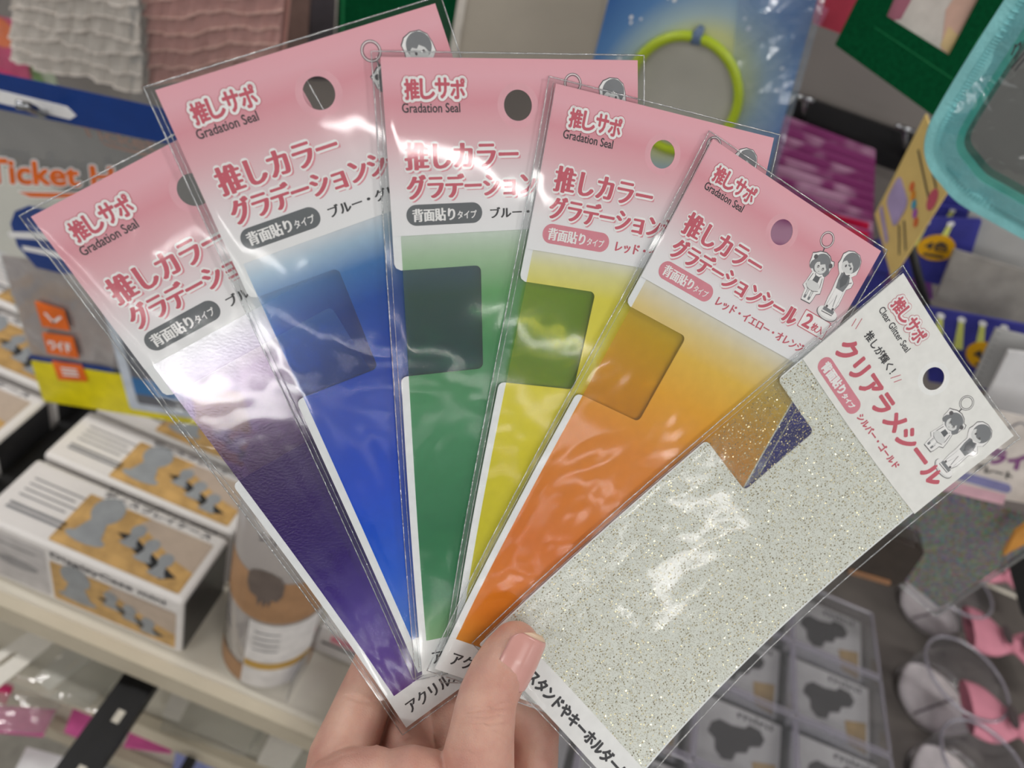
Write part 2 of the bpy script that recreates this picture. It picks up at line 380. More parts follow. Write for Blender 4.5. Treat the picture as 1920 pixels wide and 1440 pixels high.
# ------------------------------------------------------------------ upper background
def slab(name, q, v, m, label, cat, th=3, group=None, ax='y', rad=0, origin=None):
    """a thing: flat pack seen through four image corners, returns (thing, map over 100x100)"""
    f = pxpanel(q, ax, v, 100, 100)
    t = thing(name, label, cat, f(50, 100, -th), group)
    MB().sheet(f, rrect(0, 0, 100, 100, rad) if rad else [(0, 0), (100, 0), (100, 100), (0, 100)], m, -th, 0).build('body', t)
    return t, f
beige = mat('beige_board', (176, 168, 156), .7, namp=.06, nscale=20)
pale = mat('pale_edge', (206, 200, 192), .6)
felt = mat('green_felt', (6, 74, 42), .95, bump=.8, bscale=900, namp=.25, nscale=400, spec=.05)
t, f = slab('felt_sheet', [(636, -60), (872, -60), (848, 130), (632, 150)], .80, felt, 'dark green felt sheet behind the blue card pack', 'felt', 4)
MB().line(f, [(4, 0), (4, 100)], 2, mat('felt_stitch', (20, 120, 70), .9), .4).build('stitching', t)
t, f = slab('beige_board', [(885, -60), (1160, -60), (1118, 150), (850, 150)], .79, beige, 'large beige board hanging between green felt and blue ring pack', 'board', 8)
MB().box((0, 0, 0), (0, 0, 0), pale)
MB().sheet(f, [(-6, 0), (0, 0), (0, 100), (-6, 100)], pale, -6, 2).build('left_edge', t)
MB().sheet(f, [(97, 0), (101, 0), (101, 100), (97, 100)], pale, -6, 1.5).build('right_edge', t)
dark = mat('dark_pack', (70, 66, 72), .4, namp=.4, nscale=25)
t, f = slab('dark_pack', [(520, -60), (640, -60), (630, 150), (505, 150)], .83, dark, 'dark grey pack behind the pink ruffled pouch', 'pack', 5)
MB().sheet(f, [(20, 10), (55, 10), (55, 80), (20, 80)], mat('brown_card', (120, 96, 90)), 0, 1).build('brown_card', t)
MB().line(f, [(96, 0), (96, 100)], 2, pale, 1).build('edge_strip', t)
bagclear = clearmat('hanging_bag_film', (244, 246, 248), rough=.12, boost=1.2, base=.01, bump=.35, bscale=30, milk=.03)

# ruffled pouches
def ruffle(name, q, v, base, edge, label, n, seed):
    f = pxpanel(q, 'y', v, 100, 100)
    t = thing(name, label, 'pouch', f(50, 100, -10))
    MB().sheet(f, [(0, 0), (100, 0), (100, 99), (0, 99)], base, -14, -9).build('lining', t)
    rnd = random.Random(seed)
    for k in range(n):
        y0 = 100 * k / n - 3; y1 = 100 * (k + 1) / n + 1.5
        A = MB(); nx = 60; ph = rnd.random() * 6; ph2 = rnd.random() * 6
        vs = []; fs = []; edg = []
        for j in range(6):
            tj = j / 5
            for i in range(nx + 1):
                x = 100 * i / nx
                wv = (math.sin(x * .42 + ph) + .6 * math.sin(x * .95 + ph2)) * 2.2 * tj
                dy = (math.sin(x * .11 + ph) * 2.2 + math.sin(x * .3 + ph2) * .8) * tj
                p = f(x, y0 + (y1 - y0) * tj + dy, -4 + 5 * tj + wv); vs.append(p)
                if j == 5: edg.append(p)
        for j in range(5):
            for i in range(nx): a = j * (nx + 1) + i; fs.append((a, a + 1, a + nx + 2, a + nx + 1))
        A.add(vs, fs, base); rf = A.build('ruffle', t, smooth=True)
        MB().tube(edg, .0011, edge, 6).build('hem_cord', rf)
    return t, f
creamf = mat('cream_chiffon', (206, 196, 186), .9, bump=.3, bscale=300, namp=.08, nscale=40); pinkf = mat('dusty_pink_chiffon', (192, 142, 134), .9, bump=.3, bscale=300, namp=.12, nscale=40)
creame = mat('cream_hem', (236, 224, 214), .8); pinke = mat('pink_hem', (228, 184, 170), .8)
t1, f1 = ruffle('ruffled_pouch', [(22, -70), (258, -70), (268, 168), (18, 112)], .70, creamf, creame, 'cream tiered ruffle pouch in a clear bag, top left', 7, 1)
t2, f2 = ruffle('ruffled_pouch', [(262, -80), (540, -80), (520, 130), (262, 160)], .71, pinkf, pinke, 'dusty pink tiered ruffle pouch in a clear bag', 7, 2)
def bagover(t, f, o, h=6, m=None, name='clear_bag'):
    V = subdiv(o, 12)
    MB().sheet(f, V, m or bagclear, None, h, step=10, disp=lambda x, y: 3 * noise.noise(Vector((x * .06, y * .06, 3.1)))).build(name, t, smooth=True)
bagover(t1, f1, [(-6, -5), (106, -5), (108, 122), (100, 128), (-4, 108)], 8)
bagover(t2, f2, [(-5, -5), (104, -5), (104, 112), (4, 132), (-3, 110)], 9)
# magenta pack at left edge
mag = mat('magenta_print', (196, 60, 110), .4, namp=.5, nscale=18); grn = mat('leaf_green', (120, 168, 90), .5)
t, f = slab('magenta_pack', [(-60, 20), (34, 40), (56, 150), (-50, 130)], .78, mag, 'magenta printed pack at the left edge beside the cream pouch', 'pack', 4)
MB().disc(f, 62, 25, 25, mat('orange_print', (220, 110, 60)), .4).build('orange_print', t)
t, f = slab('green_pack', [(-60, 128), (90, 120), (110, 175), (-50, 175)], .80, mat('grey_green', (172, 186, 160), .4, namp=.2), 'pale green pack peeking out above the blue ticket header', 'pack', 4)
MB().poly(f, [(74, 0), (84, 0), (92, 100), (80, 100)], grn, .4).build('green_stripe', t)

# ticket holder pack
navy = mat('header_blue', (12, 56, 130), .35, namp=.1); org = mat('label_orange', (230, 108, 30), .45); yel = mat('label_yellow', (226, 212, 20), .45); wht = plain('print_white', (232, 232, 234))
q = [(-120, 112), (345, 212), (470, 812), (82, 752)]
f = pxpanel(q, 'y', .47, 100, 100)
t = thing('ticket_pouch_pack', 'blue, clear and yellow ticket pouch pack with orange script lettering', 'pouch', f(50, 100, -4))
MB().sheet(f, rrect(0, 0, 100, 8.6, 1), navy, -1, 0).build('header_band', t)
MB().sheet(f, [(2, 5), (52, 4.2), (55, 6.0), (52, 7.6), (2, 8)], wht, -.2, .5).text(f, '0120-000', 3, 5, 3, 4, wht, .6) if False else None
MB().sheet(f, [(0, 3.5), (52, 4.4), (55, 6.2), (52, 7.4), (0, 6.6)], wht, 0, .5).build('hang_strip', t)
gclear = clearmat('pouch_vinyl', (226, 232, 236), rough=.1, boost=2.2, base=.03, bump=.5, bscale=25, milk=.12, milkcol=(190, 204, 214))
MB().sheet(f, subdiv([(0, 8.6), (100, 8.6), (100, 84), (0, 84)], 8), gclear, None, -1, step=6, disp=lambda x, y: 3 * noise.noise(Vector((x * .08, y * .05, 7)))).build('clear_sleeve', t, smooth=True)
MB().sheet(f, rrect(0, 84, 100, 100, 1), yel, -1, .3).build('yellow_band', t)
MB().sheet(f, [(0, 82.2), (42, 82.2), (42, 84), (0, 84)], navy, 0, .4).build('blue_line', t)
MB().sheet(f, [(0, 50), (40, 50), (44, 83), (0, 83)], mat('pinkish_insert', (206, 184, 176), .6), -6, -3).build('paper_insert', t)
A = MB(); A.sheet(f, rrect(45, 58, 76, 97, 1.5), mat('frame_white', (196, 206, 220), .4), 0, 2); A.sheet(f, rrect(50, 60, 73, 94, 1), mat('screen_grey', (96, 100, 110), .3), 2, 2.6)
A.sheet(f, [(50, 84), (73, 84), (73, 90), (50, 90)], mat('sky_blue', (40, 110, 170), .4), 2.6, 3); A.build('picture_card', t)
def fpx(f, px, py, v, W=100, H=100):
    p = at(px, py, 'y', v); X = Vector((50., 50.))
    for _ in range(12):
        g = f(X.x, X.y, 0) - p; ex = (f(X.x + .01, X.y, 0) - f(X.x, X.y, 0)) / .01; ey = (f(X.x, X.y + .01, 0) - f(X.x, X.y, 0)) / .01
        a, b, c = ex.dot(ex), ex.dot(ey), ey.dot(ey); u, w_ = ex.dot(g), ey.dot(g); D = a * c - b * b
        X.x -= (u * c - b * w_) / D; X.y -= (a * w_ - b * u) / D
    return X.x, X.y
TP = lambda x, y: fpx(f, x, y, .47)
for k, (q4) in enumerate([[(68, 563), (122, 580), (133, 618), (82, 610)], [(82, 622), (138, 630), (150, 670), (92, 660)], [(100, 675), (155, 683), (166, 713), (112, 710)]]):
    A = MB(); pts = [TP(*p) for p in q4]; A.sheet(f, pts, org, 1, 2.2)
    g2 = panelmap([f(*p, 2.4) for p in pts], 10, 10)
    if k == 0: A.line(g2, [(3, 4), (5, 7), (8, 4)], 1, wht, .2)
    elif k == 1: A.text(g2, 'ワイド', 1.5, 8.5, 3, 7.5, wht, .2, .2)
    else:
        for r in range(3): A.line(g2, [(3, 3 + 1.8 * r), (7.5, 3 + 1.8 * r)], 1, wht, .2)
    A.build('orange_label', t)
bx, by = TP(85, 440); A = MB(); A.sheet(f, [TP(*p) for p in [(22, 418), (30, 395), (55, 385), (95, 395), (150, 440), (150, 510), (120, 512), (70, 500), (35, 460)]], navy, .5, 1.5)
g2 = panelmap([f(*TP(*p), 1.8) for p in [(25, 425), (100, 430), (130, 490), (40, 470)]], 10, 10)
A.line(g2, [(0, 3), (10, 2)], 2.5, wht, .2); A.line(g2, [(2, 8), (10, 8)], 2, wht, .2); A.build('blue_badge', t)
g3 = panelmap([f(*TP(*p), 7) for p in [(-12, 290), (222, 308), (228, 348), (-8, 340)]], 100, 20)
A = MB()
MB.EPS = .03; A.text(g3, 'Ticket H', 0, 100, 0, 18, wht, 0, 2.2, n=10); A.text(g3, 'Ticket H', 0, 100, 0, 18, org, .5, 1.0, n=6)
A.poly(g3, [(22, 24), (88, 24), (88, 30), (32, 30)], wht, 0); A.poly(g3, [(24, 25), (86, 25), (86, 29), (33, 29)], org, .3)
A.build('script_lettering', t); MB.EPS = .01
g4 = panelmap([f(*TP(*p), -8) for p in [(130, 240), (290, 270), (300, 300), (140, 262)]], 100, 20)
MB().text(g4, 'Ticket', 0, 90, 0, 18, mat('faded_orange', (196, 140, 116)), 0, 1).poly(g4, [(20, 22), (110, 22), (110, 28), (30, 28)], mat('faded_orange', (1, 1, 1)), 0).build('rear_lettering', t)
hook = mat('chrome_hook', (150, 152, 156), .22, metal=1, namp=.1)
blackm = mat('black_steel', (14, 14, 17), .45, namp=.3)
pts = [at(30, 196, 'y', .44), at(52, 200, 'y', .445), at(78, 213, 'y', .46), at(105, 208, 'y', .52), at(150, 184, 'y', .66)]
tag(MB().tube(pts, [.0035, .0035, .0032, .003, .003], hook, 10).build('display_hook', smooth=True), 'shiny display hook poking through the blue ticket header', 'hook')

# glow ring pack
BC = (.46, .62)
def ringboard():
    m, nt, out = newmat('night_sky_print'); N = nt.nodes; L = nt.links
    uv = N.new('ShaderNodeUVMap'); sp = N.new('ShaderNodeVectorMath'); sp.operation = 'DISTANCE'; L.new(uv.outputs[0], sp.inputs[0]); sp.inputs[1].default_value = (BC[0], BC[1], 0)
    r = N.new('ShaderNodeValToRGB'); cr = r.color_ramp
    for c in [(.29, (200, 204, 150)), (.37, (160, 182, 190)), (.50, (84, 128, 180)), (.72, (30, 82, 150))]:
        e = cr.elements.new(c[0]); e.color = s2l(c[1]) + (1,)
    cr.elements.remove(cr.elements[0]); cr.elements.remove(cr.elements[-1])
    L.new(sp.outputs['Value'], r.inputs[0]); p = N.new('ShaderNodeBsdfPrincipled'); p.inputs['Roughness'].default_value = .4
    L.new(r.outputs[0], p.inputs['Base Color']); L.new(p.outputs[0], out.inputs[0]); return m
q = [(1158, -70), (1558, -90), (1440, 330), (1060, 320)]
f = pxpanel(q, 'y', .66, 100, 100)
t = thing('glow_ring_pack', 'blue starry pack holding a lime green glow ring', 'pack', f(50, 100, -3))
RP = lambda x, y: fpx(f, x, y, .66)
cx, cy = RP(1285, 178); BC = (cx / 100, cy / 100)
MB().sheet(f, [(0, 0), (100, 0), (100, 100), (0, 100)], ringboard(), -2, 0, uvs=(100, 100), step=20).build('printed_board', t)
lime = mat('lime_plastic', (168, 188, 40), .3, namp=.05)
ringpts = []; discp = []
for k in range(40):
    a = 2 * math.pi * k / 40; ringpts.append(f(*RP(1282 + 103 * math.cos(a) + 0, 172 + 108 * math.sin(a)), 5))
    discp.append(RP(1285 + 93 * math.cos(a), 175 + 99 * math.sin(a)))
MB().sheet(f, discp, mat('moon_grey', (176, 174, 166), .6, namp=.08, nscale=30), 0, 1).build('moon_print', t)
MB().tube(ringpts, .0040, lime, 10, closed=True).build('glow_ring', t, smooth=True, label='lime green ring')
MB().tube([f(*RP(1305, 78), 6), f(*RP(1308, 62), 6), f(*RP(1318, 46), 6)], [.0048, .0045, .0025], mat('grey_connector', (90, 110, 140), .4), 10).build('ring_connector', t, smooth=True)
A = MB()
for k in range(40): 
    x, y = random.uniform(2, 98), random.uniform(2, 98)
    if math.hypot(x - cx, y - cy) > 34: A.disc(f, x, y, random.uniform(.4, 1.3), wht, .3, n=8)
A.text(f, 'LIGHT', 66, 84, 14, 16.5, wht, .4, .3)
A.build('star_print', t, kind='stuff')
MB().sheet(f, subdiv([(60, 0), (103, 0), (103, 100), (84, 100), (70, 50)], 6), clearmat('crumpled_bag', (236, 242, 250), rough=.12, boost=2.0, base=.04, bump=1.0, bscale=40, milk=.16, milkcol=(190, 214, 240)), None, 5, step=5, disp=lambda x, y: 5 * noise.noise(Vector((x * .09, y * .07, 2)))).build('clear_bag', t)

# red tag, green felt frame
t, f = slab('red_tag', [(1530, -60), (1625, -50), (1583, 66), (1524, 44)], .74, mat('red_tag', (190, 62, 84), .5), 'red and pink tag between the blue ring pack and green frame', 'tag', 3)
MB().sheet(f, [(0, 60), (40, 66), (25, 100), (0, 100)], mat('pink_tag', (206, 110, 140), .5), 0, .6).build('pink_corner', t)
q = [(1652, -90), (1960, -60), (1790, 246), (1566, 84)]
f = pxpanel(q, 'y', .62, 100, 100); GP = lambda x, y: fpx(f, x, y, .62)
t = thing('felt_picture_pouch', 'green felt frame with an open picture window, hanging at top right', 'frame', f(50, 100, -3))
hole = [GP(1662, 30), GP(1780, 104), GP(1850, -30), GP(1700, -60)]
hb = [GP(1655, 26), GP(1783, 112), GP(1866, -35), GP(1696, -70)]
MB().sheet(f, [(0, 0), (100, 0), (100, 100), (0, 100)], felt, -2, 1.5, holes=[hole]).build('felt_border', t)
A = MB()
ih = [GP(1640, 50), GP(1790, 150), GP(1840, 60)]; A.line(f, ih, .7, mat('felt_stitch', (0, 0, 0)), 1.8); A.build('stitching', t)
A = MB().sheet(f, hb, mat('portrait_pale', (214, 206, 200), .6), -5, -3)
A.poly(f, [GP(1662, 30), GP(1700, -50), GP(1722, -20), GP(1690, 38), GP(1676, 40)], mat('portrait_rose', (170, 100, 120)), -2.8)
A.poly(f, [GP(1765, 98), GP(1782, 106), GP(1850, -20), GP(1810, -30), GP(1775, 20)], mat('portrait_skin', (216, 176, 160)), -2.7)
A.poly(f, [GP(1764, 88), GP(1782, 104), GP(1800, 70), GP(1780, 50)], mat('portrait_straw', (220, 190, 140)), -2.6); A.build('picture', t)

# zip pouch (mint)
mint = mat('mint_zip', (136, 204, 208), .5, bump=.5, bscale=500); mintd = mat('mint_vinyl', (90, 190, 176), .25)
path = [(1990, -110), (1920, -5), (1872, 68), (1826, 140), (1785, 208), (1766, 245), (1760, 278), (1768, 306), (1786, 330), (1815, 362), (1860, 388), (1925, 424), (2010, 470)]
W3 = [at(x, y, 'y', .46) for x, y in path]
t = thing('zip_pouch', 'clear vinyl pouch with a mint green zip edge at the right', 'pouch', W3[7])
cen = at(2050, 180, 'y', .46)
def band(pts, w0, w1, h, m, name, nrm=Vector((0, -1, 0)), th=.002):
    A = MB(); k = len(pts); ins = []; outp = []
    for i, p in enumerate(pts):
        d = (pts[min(i + 1, k - 1)] - pts[max(i - 1, 0)]).normalized(); s_ = d.cross(nrm).normalized()
        if s_.dot(cen - p) < 0: s_ = -s_
        ins.append(p + s_ * w1 + nrm * h); outp.append(p + s_ * w0 + nrm * h)
    v = outp + ins + [p - nrm * th for p in outp] + [p - nrm * th for p in ins]; fs = []
    for i in range(k - 1):
        fs += [(i, i + 1, k + i + 1, k + i), (2 * k + i, 3 * k + i, 3 * k + i + 1, 2 * k + i + 1), (i, 2 * k + i, 2 * k + i + 1, i + 1), (k + i, k + i + 1, 3 * k + i + 1, 3 * k + i)]
    A.add(v, fs, m); return A.build(name, t, smooth=False)
def smoothpath(P, n=6):
    out = []
    for i in range(len(P) - 1):
        p0, p1, p2, p3 = P[max(i - 1, 0)], P[i], P[i + 1], P[min(i + 2, len(P) - 1)]
        for j in range(n):
            u = j / n; out.append(.5 * ((2 * p1) + (p2 - p0) * u + (2 * p0 - 5 * p1 + 4 * p2 - p3) * u * u + (3 * p1 - p0 - 3 * p2 + p3) * u ** 3))
    return out + [P[-1]]
SP = smoothpath(W3)
zt = band(SP, -.0070, .0085, 0, mint, 'zip_tape')
band(SP, .0085, .0125, -.001, mintd, 'vinyl_piping')
A = MB()
for i in range(len(SP) - 1):
    L = (SP[i + 1] - SP[i]).length; k = max(1, int(L / .0016)); d = (SP[i + 1] - SP[i]).normalized(); s_ = d.cross(Vector((0, -1, 0))).normalized()
    for j in range(k):
        p = SP[i] + (SP[i + 1] - SP[i]) * (j / k) + Vector((0, -.0012, 0))
        A.tube([p - s_ * .0016, p + s_ * .0016], .0005, mint, 4)
A.build('zip_teeth', t, kind='stuff')
gl = clearmat('glossy_vinyl', (226, 236, 238), rough=.05, boost=2.0, base=.03, bump=1.0, bscale=50, milk=.02, milkcol=(150, 200, 200))
A = MB(); ce = cen; ins = SP[:]
nr = 10; vs = []; fs = []
for i, p in enumerate(ins):
    for j in range(nr + 1):
        u = j / nr; qv = p.lerp(ce, u); pk = 1 - abs(u - .3); vs.append(qv + Vector((0, -.002 - .006 * min(1, u * 4) + .005 * noise.noise(qv * 40), 0)))
for i in range(len(ins) - 1):
    for j in range(nr): a = i * (nr + 1) + j; fs.append((a, a + 1, a + nr + 2, a + nr + 1))
A.add(vs, fs, gl); A.build('vinyl_front', t, smooth=True)
band([p + Vector((0, .004, 0)) for p in SP],   .006, .016, 0, clearmat('mint_gusset', (190, 228, 220), rough=.2, boost=1, base=.02, bump=.3, milk=.07, milkcol=(100, 200, 186)), 'mint_gusset')
g = panelmap([at(x, y, 'y', .452) for x, y in [(1888, 90), (1925, 60), (1930, 105), (1900, 135)]], 10, 10)
MB().text(g, 'ク', 1, 7, 1, 6, INK, 0, .15).line(g, [(0, 8), (8, 7)], .8, INK, 0).line(g, [(1, 10), (9, 9)], .8, INK, 0).build('printed_note', t)

# black rail, hooks, magenta packs
f = pxpanel([(1478, 172), (1760, 272), (1745, 345), (1462, 245)], 'y', .86, 100, 100)
t = thing('hook_rail', 'black metal hook rail behind the magenta packs', 'rail', f(50, 100, -5)); MB().sheet(f, [(0, 0), (100, 0), (100, 100), (0, 100)], blackm, -8, 0).build('rail_bar', t)
for lab, (a, b, c) in (('left', ((1494, 180), (1526, 190), (1505, 235))), ('right', ((1680, 236), (1713, 247), (1698, 300)))):
    T = thing('display_hook', '%s of the two chrome hooks on the black rail' % lab, 'hook', at(*b, 'y', .84))
    MB().tube([at(*a, 'y', .82), at(*b, 'y', .82)], .0028, hook, 8).build('tip_bar', T, smooth=True)
    MB().tube([at(*[(a[0] + b[0]) / 2, (a[1] + b[1]) / 2], 'y', .82), at(*c, 'y', .86)], .0022, hook, 8).build('hook_arm', T, smooth=True)
def cloudm():
    m, nt, out = newmat('magenta_cloud_print'); N = nt.nodes; L = nt.links
    tc = N.new('ShaderNodeTexCoord'); n = N.new('ShaderNodeTexNoise'); n.inputs['Scale'].default_value = 35; n.inputs['Detail'].default_value = 1; oi = N.new('ShaderNodeObjectInfo'); va = N.new('ShaderNodeVectorMath'); va.operation = 'MULTIPLY_ADD'; va.inputs[1].default_value = (9, 7, 5); L.new(oi.outputs['Random'], va.inputs[0]); L.new(tc.outputs['Object'], va.inputs[2]); L.new(va.outputs[0], n.inputs['Vector'])
    r = N.new('ShaderNodeValToRGB'); r.color_ramp.elements[0].position = .46; r.color_ramp.elements[0].color = s2l((140, 58, 116)) + (1,)
    r.color_ramp.elements[1].position = .66; r.color_ramp.elements[1].color = s2l((192, 146, 176)) + (1,); L.new(n.outputs[0], r.inputs[0])
    p = N.new('ShaderNodeBsdfPrincipled'); p.inputs['Roughness'].default_value = .35; L.new(r.outputs[0], p.inputs['Base Color']); L.new(p.outputs[0], out.inputs[0]); return m
cloud = cloudm(); redl = mat('crimson_label', (196, 20, 66), .4)
for k in range(10):
    v = .83 - .018 * k; dx, dy = (-2 * k, 19 * k)
    q = [(1468 + dx, 216 + dy), (1642 + dx * .3, 282 + dy * .9), (1640 + dx * .3, 345 + dy), (1452 + dx, 300 + dy)]
    f = pxpanel(q, 'y', v, 100, 100); last = k == 9
    lab = 'magenta cloud print pack, foremost of the row, with a crimson label' if last else ('magenta cloud print pack at the very back of the row' if k == 0 else '%s magenta cloud print pack from the back of the row%s' % (('second', 'third', 'fourth', 'fifth', 'sixth', 'seventh', 'eighth', 'ninth')[k - 1], ', crimson label peeking out' if k == 8 else ''))
    t = thing('magenta_pack', lab, 'pack', f(50, 100, -2), 'magenta cloud packs hanging on the rail')
    MB().sheet(f, rrect(0, 0, 100, 100, 3), cloud, -3, 0).build('printed_pouch', t)
    if k in (8, 9): MB().sheet(f, [(40, 4), (96, 2), (94, 40), (46, 44)], redl, 0, .5).build('crimson_label', t)

# yellow hanging card
kraft = mat('yellow_card', (226, 196, 122), .5, namp=.06)
f = pxpanel([(1735, 214), (1782, 350), (1672, 524), (1640, 402)], 'y', [.60, .56, .60, .64], 100, 100)
t = thing('yellow_header_card', 'mustard yellow header card seen edge-on below the mint pouch', 'card', f(50, 100, -1))
MB().sheet(f, [(0, 0), (100, 0), (100, 100), (0, 100)], kraft, -1.2, 0).build('card', t)
A = MB(); A.sheet(f, rrect(8, 50, 52, 78, 8), mat('lilac_badge', (176, 160, 204)), 0, .3)
A.line(f, [(30, 10), (80, 14)], 2, INK, .3).line(f, [(20, 20), (84, 26)], 2, INK, .3)
for i, c in enumerate([(226, 110, 60), (230, 150, 50), (70, 160, 190), (170, 90, 180), (220, 110, 60)]): A.disc(f, 42 + i * 10, 40 + i * 2, 5, plain('dot%d' % i, c), .3, ry=4, n=12)
A.disc(f, 86, 22, 9, plain('rose_print', (200, 90, 110)), .3, n=14); A.line(f, [(62, 62), (92, 70)], 2.5, INK, .3).line(f, [(58, 70), (86, 80)], 2.5, INK, .3).line(f, [(8, 88), (50, 92)], 6, mat('lilac_badge', (0, 0, 0)), .3)
A.build('printed_design', t)

# navy light-stick packs
navy2 = mat('indigo_print', (60, 62, 150), .35, namp=.35, nscale=30); gold = mat('gold_disc', (224, 168, 24), .4); beam = mat('beam_yellow', (214, 220, 120), .4)
def stickpack(q, v, label, disc=None, beams=0, nm='light_stick_pack'):
    f = pxpanel(q, 'y', v, 100, 100); t = thing(nm, label, 'pack', f(50, 100, -2), 'indigo light stick packs')
    MB().sheet(f, rrect(0, 0, 100, 100, 3), navy2, -3, 0).build('printed_pouch', t)
    if disc:
        A = MB().sheet(f, ell(*disc, 20), gold, 0, .6); A.text(f, '4色', disc[0] - 12, disc[0] + 12, disc[1] - 10, disc[1] + 4, INK, .8, .6); A.line(f, [(disc[0] - 9, disc[1] + 12), (disc[0] + 9, disc[1] + 12)], 4, INK, .8)
        A.build('gold_seal', t)
    if beams:
        A = MB()
        for i in range(beams):
            x = 12 + i * 80 / beams
            A.poly(f, [(x, 6), (x + 5, 6), (x + 3, 48), (x - 6, 48)], beam, .3); A.disc(f, x + 2.5, 8, 4, wht, .4, n=10)
        A.build('light_beams', t)
    return t
stickpack([(1735, 345), (1795, 350), (1860, 400), (1700, 400)], .74, 'indigo light stick pack, rearmost under the mint pouch corner')
stickpack([(1690, 370), (1835, 398), (1815, 460), (1670, 450)], .72, 'indigo light stick pack in the middle of the upper row', beams=3)
stickpack([(1672, 405), (1842, 412), (1800, 545), (1620, 500)], .69, 'indigo light stick pack in front of the upper row with a gold seal', (62, 45), 3)
stickpack([(1618, 440), (1680, 470), (1640, 590), (1560, 560)], .70, 'indigo and purple pack edge just behind the orange card pack')
stickpack([(1735, 575), (1935, 612), (1930, 745), (1740, 715)], .63, 'indigo light stick pack lower down beside the glitter card header', (58, 52), 4)
stickpack([(1380, 720), (1580, 770), (1540, 960), (1330, 900)], .64, 'blue indigo pack seen through the notch of the glitter sheet')
tag(MB().tube([at(1460, 745, 'y', .635), at(1460, 745, 'y', .66), at(1460, 745, 'y', .66) + Vector((0, .245, .02))], .003, hook, 8).build('display_hook', smooth=True), 'display hook hidden behind the glitter pack that carries a blue pack', 'hook')
multi = mat('confetti_print', (130, 70, 150), .4, namp=.8, nscale=60)
slab('confetti_pack', [(1640, 480), (1740, 470), (1750, 560), (1640, 600)], .74, multi, 'dark purple confetti print pack behind the orange card pack', 'pack', 4)
tag(MB().tube([at(1700, 430, 'y', .64), at(1722, 520, 'y', .64), at(1745, 600, 'y', .64)], .0035, blackm, 8).build('display_hook', smooth=True), 'dark metal arm running down between the purple packs', 'hook')
# grey-white packs at right
gw = mat('silver_grey_pack', (176, 176, 176), .35, namp=.15, nscale=14); wp = mat('pearl_white_pack', (222, 222, 224), .35, namp=.06)
slab('grey_pack', [(1820, 395), (1960, 470), (1960, 560), (1790, 500)], .70, gw, 'silver grey pack, uppermost of the pale stack at right edge', 'pack', 5)
slab('grey_pack', [(1790, 470), (1960, 520), (1960, 640), (1755, 560)], .665, mat('warm_grey_pack', (150, 146, 142), .4, namp=.2), 'warm grey pack below the silver one at right edge', 'pack', 5)
t, f = slab('white_pouch', [(1868, 618), (1975, 645), (1975, 770), (1822, 720)], .58, gw, 'pale pouch with a dotted seam beside the gold-sealed pack', 'pack', 4)
A = MB()
for i in range(9): A.line(f, [(4, 6 + i * 10), (7, 6 + i * 10)], 1, INK, .3)
A.build('seam_stitches', t)
slab('white_pouch', [(1892, 660), (1985, 670), (1985, 800), (1840, 765)], .56, wp, 'glossy white pouch overlapping the dotted seam pouch', 'pack', 4)
slab('brown_rail', [(1830, 735), (1990, 765), (1990, 800), (1840, 775)], .60, mat('taupe_rail', (120, 110, 104)), 'taupe rail strip above the cream holographic pack header', 'rail', 4)

# holographic plate pack
def holom():
    m, nt, out = newmat('holographic_sheet'); N = nt.nodes; L = nt.links
    tc = N.new('ShaderNodeTexCoord'); n = N.new('ShaderNodeTexVoronoi'); n.inputs['Scale'].default_value = 500; L.new(tc.outputs['Object'], n.inputs['Vector'])
    mx = N.new('ShaderNodeMix'); mx.data_type = 'RGBA'; mx.inputs[0].default_value = .3; L.new(n.outputs['Color'], mx.inputs[7]); mx.inputs[6].default_value = s2l((120, 122, 112)) + (1,)
    p = N.new('ShaderNodeBsdfPrincipled'); p.inputs['Roughness'].default_value = .35; p.inputs['Metallic'].default_value = .55
    L.new(mx.outputs[2], p.inputs['Base Color']); L.new(p.outputs[0], out.inputs[0]); return m
f = pxpanel([(1812, 758), (2010, 800), (1990, 985), (1716, 905)], 'y', .52, 100, 100)
t = thing('holographic_plate_pack', 'holographic plate pack with a cream header and purple lettering', 'pack', f(20, 100, 0))
A = MB().sheet(f, [(0, 0), (100, 0), (100, 84), (0, 100)], mat('cream_header', (226, 218, 212), .5), -1, 0)
A.sheet(f, [(0, 88), (60, 84), (60, 96), (0, 101)], mat('pink_band', (226, 182, 196)), 0, .3)
A.sheet(f, rrect(12, 72, 62, 82, 4), mat('lavender_bar', (140, 140, 190)), 0, .5); A.build('header_card', t)
purp = mat('purple_ink', (140, 84, 140))
A = MB().text(f, 'ンライ', 24, 66, 38, 54, purp, .8, 1.0); A.text(f, 'ラブレート', 24, 60, 58, 66, INK, .8, .4); A.tube([f(x, 12 + 6 * math.sin(x * .2), 1) for x in range(38, 74, 3)], .0006, mat('grey_line', (120, 120, 130)), 5); A.build('header_lettering', t)
f = pxpanel([(1716, 905), (1990, 985), (1764, 1142), (1600, 1010)], 'y', .52, 100, 100)
MB().sheet(f, rrect(0, 0, 100, 100, 3), holom(), -1.5, -.5).build('holographic_sheet', t)
MB().sheet(f, [(-2, 0), (102, 0), (102, 106), (-2, 104)], bagclear, None, 1).tube([f(-2, 105, 1), f(50, 106, 1), f(102, 106, 1), f(102, 50, 1), f(102, 0, 1)], .0012, SEAM, 6).build('clear_bag', t)
orng = mat('orange_board', (214, 150, 70), .5)
slab('orange_board', [(1905, 1000), (1990, 945), (1990, 985), (1882, 1042)], .50, orng, 'orange board edge at the right below the holographic sheet', 'board', 5)
